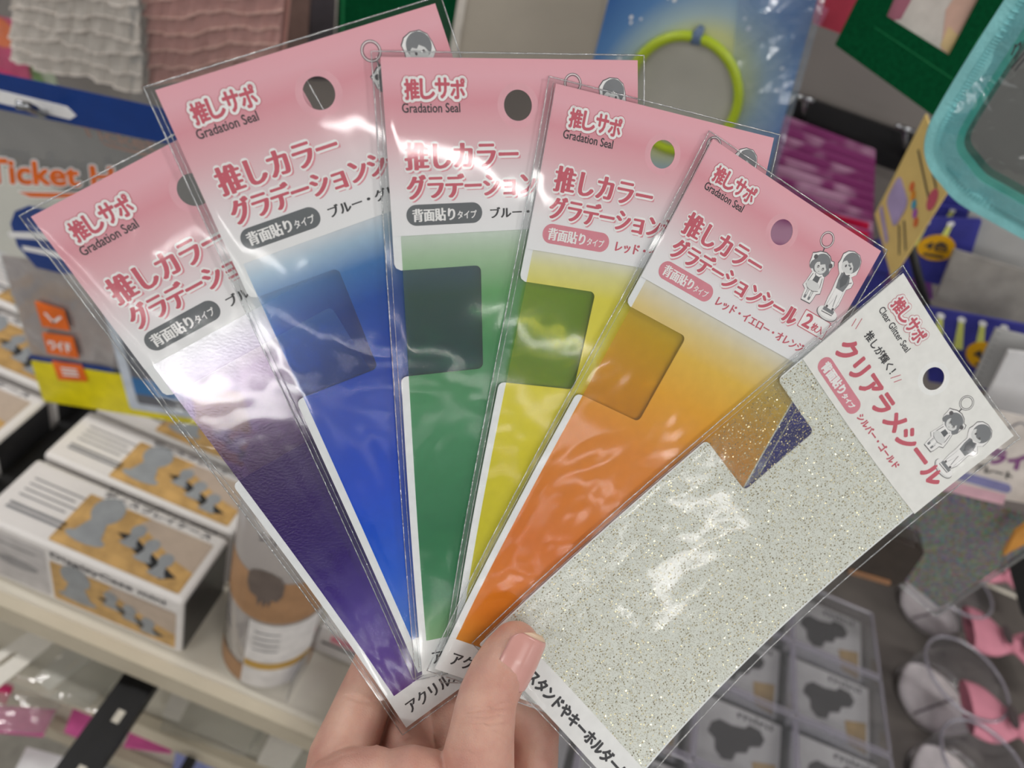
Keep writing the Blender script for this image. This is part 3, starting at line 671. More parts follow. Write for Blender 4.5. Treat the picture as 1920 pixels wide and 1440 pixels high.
# dark rounded case
f = pxpanel([(1600, 985), (1745, 1035), (1690, 1112), (1560, 1075)], 'y', .50, 100, 100)
t = thing('brown_case', 'dark brown rounded glossy case below the glitter pack edge', 'case', f(50, 100, -20))
A = MB(); o = rrect(0, 0, 100, 100, 22, n=6); c_ = mat('dark_brown_gloss', (58, 50, 46), .15)
A.sheet(f, o, c_, -25, -6); A.sheet(f, [(50 + (x - 50) * .92, 50 + (y - 50) * .92) for x, y in o], c_, -6, -2); A.build('body', t)
MB().sheet(f, rrect(20, 84, 80, 92, 3), mat('brown_trim', (150, 110, 80), .3), -2, 0).build('trim_strip', t)

# ------------------------------------------------------------------ lower right: clear cases and canisters
acr = clearmat('clear_acrylic', (236, 236, 240), rough=.04, boost=1.5, base=.03, bump=0, milk=.05)
acre = clearmat('acrylic_edge', (190, 186, 200), rough=.1, boost=2, base=.12, bump=0, milk=.35, milkcol=(214, 210, 224))
Z = .82
def cz(px, py, z=Z): return at(px, py, 'z', z)
cardg = mat('grey_insert', (186, 184, 182), .6, namp=.15, nscale=30); blob = mat('silhouette_black', (44, 42, 44), .6); tan = mat('tan_insert', (168, 140, 92), .5)
sil = [(16 + x * .72, 8 + y * .8) for x, y in [(8, 20), (20, 10), (40, 12), (60, 8), (66, 0), (84, 2), (92, 14), (86, 28), (70, 34), (66, 46), (50, 52), (46, 66), (30, 70), (18, 60), (16, 44), (4, 36)]]
base = cz(1489, 1207); step_x = (cz(1655, 1270) - base).x; step_y = (cz(1489, 1207) - cz(1489, 1345)).y
names = ['clear case in the front row below the glitter pack', 'clear case']
n_ = 0
rowname = ['rear', 'second', 'third', 'front']
for r in range(-1, 4):
    for c in range(-4, 1):
        x0 = base.x + step_x * c; y1 = base.y - step_y * r; y0 = y1 - step_y
        x1 = x0 + step_x * .97; y0 += step_y * .05
        if (r <= 0 and c < -1) or (r == 1 and c < -2): continue
        n_ += 1
        colw = {0: 'right-hand', -1: 'second from right', -2: 'middle', -3: 'fourth', -4: 'leftmost'}[c]
        roww = {-1: 'rearmost', 0: 'second', 1: 'third', 2: 'fourth', 3: 'nearest'}[r]
        t = thing('clear_display_case', 'clear case with grey card, %s in the %s row below glitter pack' % (colw, roww), 'case', ((x0 + x1) / 2, (y0 + y1) / 2, Z - .045), 'clear display cases at lower right')
        MB().box((x0, y0, Z - .045), (x1, y1, Z - .001), acr).build('clear_box', t)
        A = MB()
        for a, b in (((x0, y0), (x1, y0)), ((x1, y0), (x1, y1)), ((x1, y1), (x0, y1)), ((x0, y1), (x0, y0))):
            A.tube([(a[0], a[1], Z), (b[0], b[1], Z)], .0016, acre, 6)
        A.build('rim', t)
        g = panelmap([(x0 + .004, y1 - .004, Z - .018), (x1 - .004, y1 - .004, Z - .018), (x1 - .004, y0 + .004, Z - .03), (x0 + .004, y0 + .004, Z - .03)], 100, 100)
        A = MB().sheet(g, [(0, 0), (100, 0), (100, 100), (0, 100)], cardg, -1, 0); A.poly(g, [(x, y + 8) for x, y in sil], blob, .4); A.text(g, 'mini', 50, 90, 4, 12, INK, .4, .4)
        A.poly(g, [(70, 60), (96, 52), (96, 96), (74, 90)], tan, .5); A.build('printed_insert', t)
for i, (px, py) in enumerate([(1797, 1098), (1813, 1270), (1850, 1440)]):
    c0 = cz(px, py); r_ = ((.048, .053, .053)[i])
    rown = ('rearmost', 'middle', 'nearest')[i]
    t = thing('clear_canister', 'round clear canister with a white disc inside, %s of three' % rown, 'canister', (c0.x, c0.y, Z - .068), 'round clear canisters at lower right')
    MB().lathe((c0.x, c0.y, Z - .068), [(0, 0), (r_ * .95, 0), (r_ * .97, .035), (r_, .068)], acr).build('tub', t, smooth=True)
    MB().tube([(c0.x + r_ * math.cos(a / 20 * math.pi), c0.y + r_ * math.sin(a / 20 * math.pi), Z) for a in range(40)], .0018, acre, 8, closed=True).build('rim', t, smooth=True)
    cc = Vector((c0.x, c0.y, Z - .0665))
    A = MB().lathe(cc, [(0, .003), (r_ * .94, .003), (r_ * .94, 0), (0, 0)], mat('disc_white', (214, 206, 206), .5)); A.tube([cc + Vector((-r_ * .6, -r_ * .6, .004)), cc + Vector((r_ * .6, r_ * .3, .004))], .0016, mat('dark_seam', (110, 100, 104)), 6)
    A.build('white_disc', t)
# pink ribbon goods
pk = mat('pink_plush', (204, 132, 150), .8, bump=.3, bscale=200, namp=.12, nscale=40)
for i, (px, py, s_) in enumerate([(1872, 1085, .026), (1885, 1215, .030), (1895, 1370, .032)]):
    c0 = at(px, py, 'z', .80); 
    t = thing('pink_ribbon_bow', ('uppermost', 'middle', 'lowest')[i] + ' pink fabric bow with dark oval spots at the right edge', 'bow', c0)
    for sg in (-1, 1):
        A = MB(); vs = []; fs = []; nu, nv = 16, 10
        for a in range(nu):
            for b in range(nv + 1):
                u = 2 * math.pi * a / nu; v = b / nv; rr = s_ * (.25 + .75 * math.sin(v * 1.9)) * (1 - .15 * v)
                vs.append(c0 + Vector((sg * v * s_ * 2.0, math.cos(u) * rr * 1.35, math.sin(u) * rr * .35 + .01)))
        for a in range(nu):
            for b in range(nv): fs.append((a * (nv + 1) + b, ((a + 1) % nu) * (nv + 1) + b, ((a + 1) % nu) * (nv + 1) + b + 1, a * (nv + 1) + b + 1))
        A.add(vs, fs, pk); lp = A.build('bow_loop', t, smooth=True)
        g = panelmap([c0 + Vector((sg * s_ * .5 - s_ * .3, s_ * .5, s_ * .45 + .01)), c0 + Vector((sg * s_ * .5 + s_ * .3, s_ * .5, s_ * .45 + .01)), c0 + Vector((sg * s_ * .5 + s_ * .3, -s_ * .5, s_ * .45 + .01)), c0 + Vector((sg * s_ * .5 - s_ * .3, -s_ * .5, s_ * .45 + .01))], 100, 100)
        MB().sheet(g, ell(50, 50, 34, 48), mat('dark_oval', (70, 60, 62), .5), -1, 1).build('dark_spot', lp)
    A = MB().lathe(c0 + Vector((0, 0, .0)), [(0, .022), (s_ * .3, .018), (s_ * .38, .008), (s_ * .3, 0), (0, -.002)], pk); A.build('knot', t, smooth=True)
dkb = mat('dull_black', (20, 20, 22), .6)  # plain black of the bag and the tray divider
t, f = slab('black_bag', [(1880, 1020), (2000, 1000), (2000, 1240), (1915, 1150)], .62, dkb, 'black bag at the right edge behind the pink bows', 'bag', 10)
tr = MB().box((.10, .322, .7504), (1.0, .89, .7520), mat('shelf_dark_taupe', (96, 90, 86), .6, namp=.3, nscale=12)).build('added_dark_mat'); tag(tr, 'dark taupe mat added to darken the shelf under the round clear canisters', 'mat')  # added sheet that turns the cream shelf top dark here

# ------------------------------------------------------------------ lower left: boxed cases
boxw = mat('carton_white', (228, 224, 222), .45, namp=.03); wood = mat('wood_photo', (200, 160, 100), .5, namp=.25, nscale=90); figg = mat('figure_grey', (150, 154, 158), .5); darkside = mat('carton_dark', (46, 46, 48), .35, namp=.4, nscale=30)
beigeg = mat('photo_beige', (190, 172, 156), .5, namp=.1)
CINK = plain('carton_ink', (92, 90, 94))
def figure(A, f, x, y, s_, h):
    A.disc(f, x, y - s_ * .5, s_ * .42, figg, h, n=14, ry=s_ * .5); A.poly(f, [(x - s_ * .22, y - s_ * .1), (x + s_ * .22, y - s_ * .1), (x + s_ * .4, y + s_ * .5), (x - s_ * .4, y + s_ * .5)], figg, h)
    A.disc(f, x, y + s_ * .55, s_ * .55, figg, h, n=14, ry=s_ * .18)
def photo(A, f, x0, y0, x1, y1, h):
    A.sheet(f, rrect(x0, y0, x1, y1, 2), wood, h - .1, h, uvs=(1, 1)); W_, H_ = x1 - x0, y1 - y0
    A.poly(f, [(x0 + W_ * .5, y0), (x1, y0), (x1, y0 + H_ * .6), (x0 + W_ * .8, y0 + H_ * .5), (x0 + W_ * .45, y0 + H_ * .15)], beigeg, h + .1)
    A.poly(f, [(x0 + W_ * .36, y0 + H_ * .45), (x0 + W_ * .46, y0 + H_ * .38), (x0 + W_ * .92, y0 + H_ * .78), (x0 + W_ * .82, y0 + H_ * .9)], darkside, h + .2)
    for k in range(3): figure(A, f, x0 + W_ * (.48 + .15 * k), y0 + H_ * (.42 + .14 * k), H_ * .26, h + .3)
    figure(A, f, x0 + W_ * .20, y0 + H_ * .45, H_ * .55, h + .3)
def carton(x0, x1, y0, y1, z1, label, lean=0, front=True):
    z0 = .752
    t = thing('display_case_carton', label, 'box', ((x0 + x1) / 2, y0, z0), 'white cartons of mini display cases')
    fr = [(x0, y0, z0), (x1, y0, z0), (x1, y0 + lean, z1), (x0, y0 + lean, z1)]; bk = [(x0, y1, z0), (x1, y1, z0), (x1, y1 + lean, z1), (x0, y1 + lean, z1)]
    A = MB(); bm_ = boxw; A.hexa(fr, bk, bm_); o = A.build('carton', t)
    bv = o.modifiers.new('b', 'BEVEL'); bv.width = .004; bv.segments = 2
    gt = panelmap([(x0, y1 + lean, z1), (x1, y1 + lean, z1), (x1, y0 + lean, z1), (x0, y0 + lean, z1)], 190, 80)
    gf = panelmap([(x0, y0 + lean, z1), (x1, y0 + lean, z1), (x1, y0, z0), (x0, y0, z0)], 190, 92)
    A = MB(); photo(A, gt, 62, 14, 182, 74, .5); A.build('top_photo', t)
    A = MB()
    A.text(gt, 'ディスプレイケース', 72, 176, 4, 11, CINK, .5, .3)
    for k in range(4): A.line(gt, [(14, 22 + 7 * k), (62 - 6 * (k % 2), 22 + 7 * k)], 1.6, mat('faint_text', (130, 130, 134)), .5)
    for k in range(2): A.line(gt, [(14, 54 + 5 * k), (64, 54 + 5 * k)], 3, mat('faint_text', (1, 1, 1)), .5)
    A.build('top_print', t)
    if front:
        A = MB(); A.text(gf, 'DisplayCase mini', 68, 174, 7, 17, CINK, .5, .4); photo(A, gf, 66, 22, 184, 84, .5)
        A.sheet(gf, rrect(4, 10, 62, 84, 3), mat('pale_grey_print', (196, 192, 192)), .3, .5); A.disc(gf, 33, 50, 20, mat('mid_grey_print', (150, 148, 150)), .7, ry=8)
        A.line(gf, [(14, 24), (52, 24)], 2, mat('faint_text', (1, 1, 1)), .7); A.build('front_print', t)
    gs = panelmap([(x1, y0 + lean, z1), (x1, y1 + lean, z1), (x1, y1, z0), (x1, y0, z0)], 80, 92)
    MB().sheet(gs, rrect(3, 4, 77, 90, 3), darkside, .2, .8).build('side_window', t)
    return t
carton(-.388, -.190, .330, .406, .845, 'white display case carton, nearest on the shelf beside the printed cup')
carton(-.388, -.190, .412, .480, .845, 'white display case carton, second from the front behind the nearest one')
carton(-.388, -.190, .486, .556, .840, 'white display case carton, third from the front, partly behind the purple pack', front=False)
carton(-.640, -.432, .322, .394, .840, 'white display case carton at the left frame edge beside the black divider')
carton(-.640, -.432, .402, .476, .840, 'white display case carton in the left column, second from the front', front=False)
carton(-.640, -.432, .484, .560, .840, 'white display case carton in the left column, third from the front', front=False)
carton(-.640, -.432, .568, .645, .840, 'white display case carton in the left column, rearmost under the ticket pack', front=False)
A = MB().box((-.428, .33, .752), (-.394, .64, .80), dkb)
tag(A.build('shelf_divider'), 'black tray divider between the two columns of white cartons', 'divider')

# printed cup (cylinder pack)
c0 = at(503, 1212, 'z', .754)
def cup(c0, r, hgt):
    t = thing('printed_cup', 'tall clear printed cup with a cat silhouette standing at the shelf edge', 'cup', c0)
    t['label'] = 'tall clear printed cup with a dark silhouette standing at the shelf edge'
    MB().lathe(c0, [(r * .92, 0), (r, .01), (r, hgt), (r * .97, hgt), (r * .97, .012), (0, .010)], clearmat('cup_plastic', (230, 228, 226), rough=.08, boost=1.5, base=.05, bump=.1, milk=.45, milkcol=(214, 206, 202))).build('clear_wall', t, smooth=True)
    def cf(x, y, h):   # x degrees, y metres up
        a = math.radians(x); rr = r + .0004 + h * .001; return Vector((c0.x + rr * math.cos(a), c0.y + rr * math.sin(a), c0.z + y * 1.0))
    def strip(A, a0, a1, y0, y1, m, h):
        n = 24; vs = []; 
        for i in range(n + 1): 
            a = a0 + (a1 - a0) * i / n; vs += [cf(a, y0, h), cf(a, y1, h)]
        A.add(vs, [(2 * i, 2 * i + 2, 2 * i + 3, 2 * i + 1) for i in range(n)], m)
    brown = mat('brown_print', (166, 126, 90), .5, namp=.15, nscale=60)
    A = MB(); strip(A, 150, 390, .122, .185, brown, 0); A.build('brown_wrap', t); A = MB(); strip(A, 150, 390, .004, .036, brown, 0); A.build('base_wrap', t)
    A = MB(); strip(A, 262, 348, .004, .119, mat('label_white', (220, 216, 214), .5), .3); strip(A, 263, 347, .040, .052, mat('ochre_line', (190, 150, 70), .5), .6)
    for k in range(4): strip(A, 270, 300, .105 - .010 * k, .105 - .010 * k - .002, mat('faint_text', (1, 1, 1)), .6)
    A.build('white_label', t)
    hx = .195
    blobp = [(x * .62 + 252, hx - y * .00080) for x, y in [(0, 12), (8, 2), (24, -4), (42, -4), (58, 2), (66, 14), (66, 34), (58, 46), (48, 44), (46, 60), (42, 48), (36, 62), (32, 48), (26, 62), (22, 46), (8, 44), (0, 30)]]
    A = MB().poly(lambda x, y, h: cf(x, y, h), blobp, mat('umber_blob', (104, 92, 86), .6), .8); A.build('dark_silhouette', t)
    A = MB().text(lambda x, y, h: cf(x, .245 - y * .0012, h), 'シリーズ', 258, 302, 0, 9, INK, .6, .3); 
    A.build('cup_lettering', t)
    return t
cup(c0, .043, .29)
# small carton right of the cup, clear divider
x0 = at(612, 1250, 'z', .754).x; y0 = at(612, 1250, 'z', .754).y
t = thing('small_white_carton', 'small white carton with a pink label, right of the cup', 'box', (x0 + .02, y0, .754))
MB().box((x0 - .018, y0 + .012, .754), (x0 + .075, y0 + .07, .80), boxw).build('carton', t)
g = panelmap([(x0 - .018, y0 + .012, .80), (x0 + .075, y0 + .012, .80), (x0 + .075, y0 + .012, .754), (x0 - .018, y0 + .012, .754)], 93, 46)
MB().sheet(g, [(12, 8), (60, 8), (60, 20), (12, 20)], PINK2, 0, .4).line(g, [(6, 26), (40, 26)], 4, INK, .4).build('printed_label', t)
tag(MB().box((at(545, 1300, 'z', .754).x, .325, .755), (at(545, 1300, 'z', .754).x + .0015, .40, .80), acr).build('clear_divider'), 'thin clear divider standing on the shelf right of the cup', 'divider')

# black slotted arm in front of lower shelves
t = thing('slotted_arm', 'black slotted steel bracket slanting below the shelf', 'bracket', (-.219, .30, .66))
zb = .70
MB().box((-.240, .10, zb - .010), (-.205, .318, zb), blackm).build('arm_plate', t)
MB().box((-.226, .20, zb), (-.205, .318, zb + .004), blackm).build('arm_rib', t)
for yy in (.276, .222, .168): MB().box((-.222, yy - .006, zb + .0), (-.215, yy + .006, zb + .0045), mat('slot_light', (206, 200, 188))).build('slot', t)
tag(MB().box((-.160, .10, .60), (-.150, .300, .612), blackm).build('lower_arm'), 'thin black arm lower down beside the slotted bracket', 'bracket')

# white tagged packs, pink sheets on lower shelves
clearp = clearmat('pack_film', (236, 238, 238), rough=.08, boost=1.8, base=.04, bump=.8, bscale=40, milk=.25, milkcol=(214, 212, 204))
tagp = plain('tag_white', (224, 220, 212))
def tagpack(q, ql, z, label, hole=(70, 50)):
    f = pxpanel(ql, 'z', z, 100, 100); t = thing('tagged_pack', label, 'pack', f(50, 50, -5), 'clear packs with white tags on the lower shelf')
    MB().sheet(f, rrect(0, 0, 100, 100, 4), tagp, -1, 0, holes=[ell(*hole, 8, 18, 14)]).build('white_tag', t)
    f2_ = pxpanel(q, 'z', z - .004, 100, 100)
    MB().sheet(f2_, subdiv([(0, 0), (100, 0), (100, 100), (0, 100)], 12), clearp, None, 0, step=12, disp=lambda x, y: 4 * noise.noise(Vector((x * .05, y * .05, q[0][0] * .1)))).build('clear_sleeve', t, smooth=True)
tagpack([(100, 1190), (260, 1240), (160, 1330), (-40, 1270)], [(60, 1180), (120, 1190), (-10, 1295), (-60, 1260)], .665, 'clear pack with a white hang tag at the left frame edge', (40, 60))
tagpack([(190, 1200), (300, 1250), (230, 1350), (90, 1310)], [(128, 1212), (180, 1228), (92, 1296), (64, 1272)], .66, 'clear pack with a slanting white tag beside the black bracket', (70, 35))
tagpack([(330, 1270), (520, 1340), (460, 1420), (300, 1370)], [(330, 1280), (368, 1290), (336, 1352), (304, 1340)], .64, 'clear pack with a white tag just right of the black bracket', (55, 20))
tagpack([(500, 1330), (680, 1400), (600, 1480), (460, 1420)], [(520, 1352), (590, 1370), (540, 1450), (480, 1430)], .64, 'clear pack with a white tag beside the hand', (60, 20))
hot = mat('hot_pink_sheet', (214, 96, 160), .5); hot2 = mat('deep_pink_sheet', (206, 50, 110), .5)
slab('pink_sheet', [(140, 1320), (205, 1345), (178, 1395), (120, 1372)], .56, hot, 'hot pink sheet standing left of the black bracket', 'sheet', 3, ax='z')
slab('pink_sheet', [(250, 1355), (330, 1388), (320, 1412), (232, 1400)], .56, hot, 'hot pink sheet lying just right of the black bracket', 'sheet', 3, ax='z')
slab('pink_sheet', [(-30, 1262), (26, 1285), (10, 1320), (-40, 1300)], .57, hot2, 'deep pink sheet at the left frame edge under the shelf lip', 'sheet', 3, ax='z')
t, f = slab('pink_bag', [(-30, 1320), (105, 1330), (80, 1380), (-30, 1370)], .56, hot, 'pink sheet in a crumpled clear bag at the lower left', 'bag', 3, ax='z')
bagover(t, f, [(-10, -30), (110, -20), (108, 110), (-10, 120)], 14, clearp)
slab('blue_pack', [(330, 1405), (420, 1430), (400, 1480), (320, 1470)], .53, mat('lilac_blue', (150, 160, 214), .4), 'lilac blue pack at the bottom edge left of the hand', 'pack', 4, ax='z')
slab('white_pack', [(50, 1400), (200, 1440), (160, 1500), (20, 1460)], .52, wp, 'pearl white pack at the bottom left corner', 'pack', 4, ax='z')

MB.EPS = .003
# ------------------------------------------------------------------ the fan of seal packs
E1 = (0.955681, -0.084637, 0.281975); E2 = (0.0, 0.957785, 0.287487); NN = (-0.294403, -0.274746, 0.915337)
Q = (-0.21114, -0.64939, -9.63221, -1.84644, -3.70029, -0.77829, -5.98231)
MODEL = {'purple': [[-120.98023, -42.20184, 193.71883], [0.85175, -0.50979, 0.12093], [0.43341, 0.81525, 0.3841]], 'blue': [[-89.24199, -73.54685, 192.98897], [0.90885, -0.37663, 0.17927], [0.29549, 0.88468, 0.36059]], 'green': [[-35.53025, -86.69807, 204.78754], [0.95542, -0.10689, 0.27521], [0.02222, 0.95556, 0.29397]], 'yellow': [[11.50631, -85.26709, 218.81612], [0.93846, 0.09789, 0.33122], [-0.1806, 0.95652, 0.22902]], 'orange': [[60.5852, -75.19967, 236.09388], [0.83922, 0.38389, 0.38515], [-0.45721, 0.88156, 0.11755]], 'glitter': [[131.82956, -39.51869, 268.18892], [0.58933, 0.7018, 0.4002], [-0.75234, 0.65726, -0.04469]]}
E1, E2, NN = Vector(E1), Vector(E2), Vector(NN)
def cardmap(name):
    O, u, v = [Vector(a) for a in MODEL[name]]
    def f(x, y, h=0):
        P = O + u * x + v * y
        X = (P.dot(E1) - 25) / 100; Y = (P.dot(E2) - 110) / 100
        s_ = Q[0] * X * X + Q[1] * X * Y + Q[2] * Y * Y + Q[3] * X ** 3 + Q[4] * X * X * Y + Q[5] * X * Y * Y + Q[6] * Y ** 3
        P = P + NN * (s_ - h)
        return camp(P.x, P.y, P.z)
    return f
def girl(A, f, h, white=INKW):
    # key ring
    for r, m in ((2.75, OUTL), (2.55, white), (2.2, OUTL)): A.sheet(f, ell(54.3, 6.4, r, r * 1.02, 26), m, None, h + .01 * (3 - r), holes=[ell(54.3, 6.4, r - .22, (r - .22) * 1.02, 26)])
    A.line(f, [(54.9, 9.2), (55.2, 11)], .5, OUTL, h)
    body = [(52.6, 14), (52.2, 12.6), (53.2, 12), (54.4, 11), (56.5, 10.4), (58.4, 10.8), (59.6, 11.8), (60.6, 11.6), (61.3, 12.8), (60.8, 14), (60.9, 15.8), (60.2, 17.2), (61.2, 20), (61.8, 22.4), (60.6, 23.2), (60.5, 25.4), (60.2, 26.6), (56.6, 26.8), (56.2, 25), (56, 23.4), (54.6, 22.6), (55, 20.2), (55.2, 17.6), (53.6, 16.8), (52.8, 15.6)]
    c = (57, 18.5)
    A.poly(f, [(c[0] + (x - c[0]) * 1.10, c[1] + (y - c[1]) * 1.07) for x, y in body], OUTL, h); A.poly(f, [(c[0] + (x - c[0]) * 1.05, c[1] + (y - c[1]) * 1.03) for x, y in body], white, h + .01)
    A.disc(f, 57, 14, 3.5, HAIR, h + .02); A.disc(f, 54, 15.4, 1.1, HAIR, h + .02, ry=1.6, n=14); A.disc(f, 60, 15.6, 1.1, HAIR, h + .02, ry=1.6, n=14)
    A.disc(f, 53.6, 12.9, .8, OUTL, h + .025, n=10); A.disc(f, 60.4, 13, .8, OUTL, h + .025, n=10)
    A.disc(f, 57.2, 15.1, 2.4, FACE, h + .03, ry=2.1); A.poly(f, [(54.6, 14.4), (55.4, 12.6), (58, 12.2), (60, 13.4), (59.4, 14.6), (58.2, 13.4), (56.6, 14.4), (56, 13.6)], HAIR, h + .04)
    for x in (56.2, 58.3): A.disc(f, x, 15.2, .42, OUTL, h + .045, ry=.55, n=10); A.disc(f, x, 15.35, .2, FACE, h + .05, n=8)
    A.line(f, [(57.1, 16.5), (57.4, 16.5)], .15, OUTL, h + .05)
    A.poly(f, [(56, 17.3), (59.6, 17.3), (60.2, 20.2), (55.6, 20.2)], white, h + .03); A.poly(f, [(57, 18), (59, 18), (59.2, 20), (56.8, 20)], VEST, h + .04)
    A.line(f, [(56.6, 17.6), (57.6, 19), (59.2, 17.6)], .25, OUTL, h + .05); A.line(f, [(55.8, 18), (55.4, 20.8)], .22, OUTL, h + .05); A.line(f, [(60, 18), (60.8, 20.8)], .22, OUTL, h + .05)
    A.disc(f, 58, 21.4, 2.8, FACE, h + .035, ry=1.6); A.line(f, [(55.4, 21), (57, 20.2), (58.2, 21), (60.8, 21.2)], .25, OUTL, h + .05); A.line(f, [(55.3, 22), (56.5, 22.9), (59, 23.1), (60.8, 22.3)], .2, OUTL, h + .05)
    for x in (57.2, 59): A.line(f, [(x, 23.1), (x + .15, 25.6)], .9, OUTL, h + .02); A.line(f, [(x, 23.1), (x + .15, 25.5)], .6, FACE, h + .03); A.line(f, [(x + .15, 25.4), (x + .15, 25.9)], .7, HAIR, h + .04)
def boy(A, f, h, white=INKW):
    A.disc(f, 68.4, 27.0, 4.4, OUTL, h, ry=2.3); A.disc(f, 68.4, 26.9, 4.2, FACE, h + .01, ry=2.1); A.disc(f, 68.4, 26.5, 4.1, white, h + .015, ry=1.8)
    body = [(63, 9.6), (62.8, 7.6), (64, 6), (66, 5.2), (68.4, 5.4), (70, 6.8), (70.6, 9), (70.8, 11.2), (69.6, 12.6), (71.4, 14), (71.4, 15.6), (70.2, 17), (70.4, 19.6), (70.6, 22.4), (70, 24.4), (70.2, 26.4), (66, 26.6), (66, 24.6), (65.6, 22), (65.6, 19.4), (65.2, 16.4), (65, 13.6), (63.6, 12.2), (62.8, 11)]
    c = (67.4, 15)
    A.poly(f, [(c[0] + (x - c[0]) * 1.10, c[1] + (y - c[1]) * 1.05) for x, y in body], OUTL, h + .02); A.poly(f, [(c[0] + (x - c[0]) * 1.05, c[1] + (y - c[1]) * 1.025) for x, y in body], white, h + .03)
    A.poly(f, [(66, 25.2), (70.6, 25.2), (70.6, 26.4), (66, 26.4)], HAIR, h + .035)
    A.disc(f, 67, 8.6, 3.5, HAIR, h + .04); A.disc(f, 66.6, 10.2, 2.7, FACE, h + .05, ry=2.2)
    A.poly(f, [(63.8, 9.6), (64.4, 7.4), (67, 6.6), (69.4, 8), (70, 10.4), (69.2, 11), (68.4, 9.4), (67, 8.4), (66.2, 9.2), (65, 8.6)], HAIR, h + .06)
    for x in (65.6, 67.8): A.disc(f, x, 10.3, .36, OUTL, h + .065, ry=.5, n=10)
    A.line(f, [(66.4, 11.6), (66.9, 11.6)], .14, OUTL, h + .065)
    A.poly(f, [(65.4, 12.8), (69.2, 12.8), (70.2, 15), (69.6, 18.4), (66.4, 18.4), (65.6, 15.4)], HAIR, h + .05); A.poly(f, [(66.4, 12.9), (68.8, 12.9), (69.2, 15.4), (67.8, 17.6), (66.2, 15.4)], VEST, h + .06)
    A.line(f, [(66.2, 12.5), (67.4, 13.2), (68.6, 12.5)], .5, OUTL, h + .07); A.line(f, [(66, 15), (68.4, 16), (70.8, 14.2)], .3, OUTL, h + .07)
    A.poly(f, [(66.4, 18.2), (69.8, 18.2), (70, 24.4), (69.2, 24.4), (68.2, 19.8), (67.2, 24.4), (66.4, 24.4)], white, h + .06)
    A.line(f, [(66.5, 18.4), (66.4, 24.2)], .2, OUTL, h + .07); A.line(f, [(69.8, 18.4), (70, 24.2)], .2, OUTL, h + .07); A.line(f, [(67.3, 24), (68.1, 19.8), (69, 24)], .2, OUTL, h + .07)
    A.disc(f, 66.8, 24.8, .5, OUTL, h + .07, n=8); A.disc(f, 69.5, 24.8, .5, OUTL, h + .07, n=8)
PACKS = [
 ('purple', 'purple gradient seal pack, leftmost and rearmost of the fan', GREY, 'ブルー・グリーン', INK),
 ('blue', 'royal blue gradient seal pack, second from the left in the fan', GREY, 'ブルー・グリーン', INK),
 ('green', 'green gradient seal pack standing upright in the middle of the fan', GREY, 'ブルー・グリーン', INK),
 ('yellow', 'yellow gradient seal pack between the green and orange packs', PINK2, 'レッド・イエロー・オレンジ', PINK),
 ('orange', 'orange gradient seal pack with its whole pink header showing', PINK2, 'レッド・イエロー・オレンジ', PINK),
 ('glitter', 'clear gold glitter seal pack with a white header, frontmost of the fan', PINK2, 'シルバー・ゴールド', PINK)]
def arclines(f):
    pass
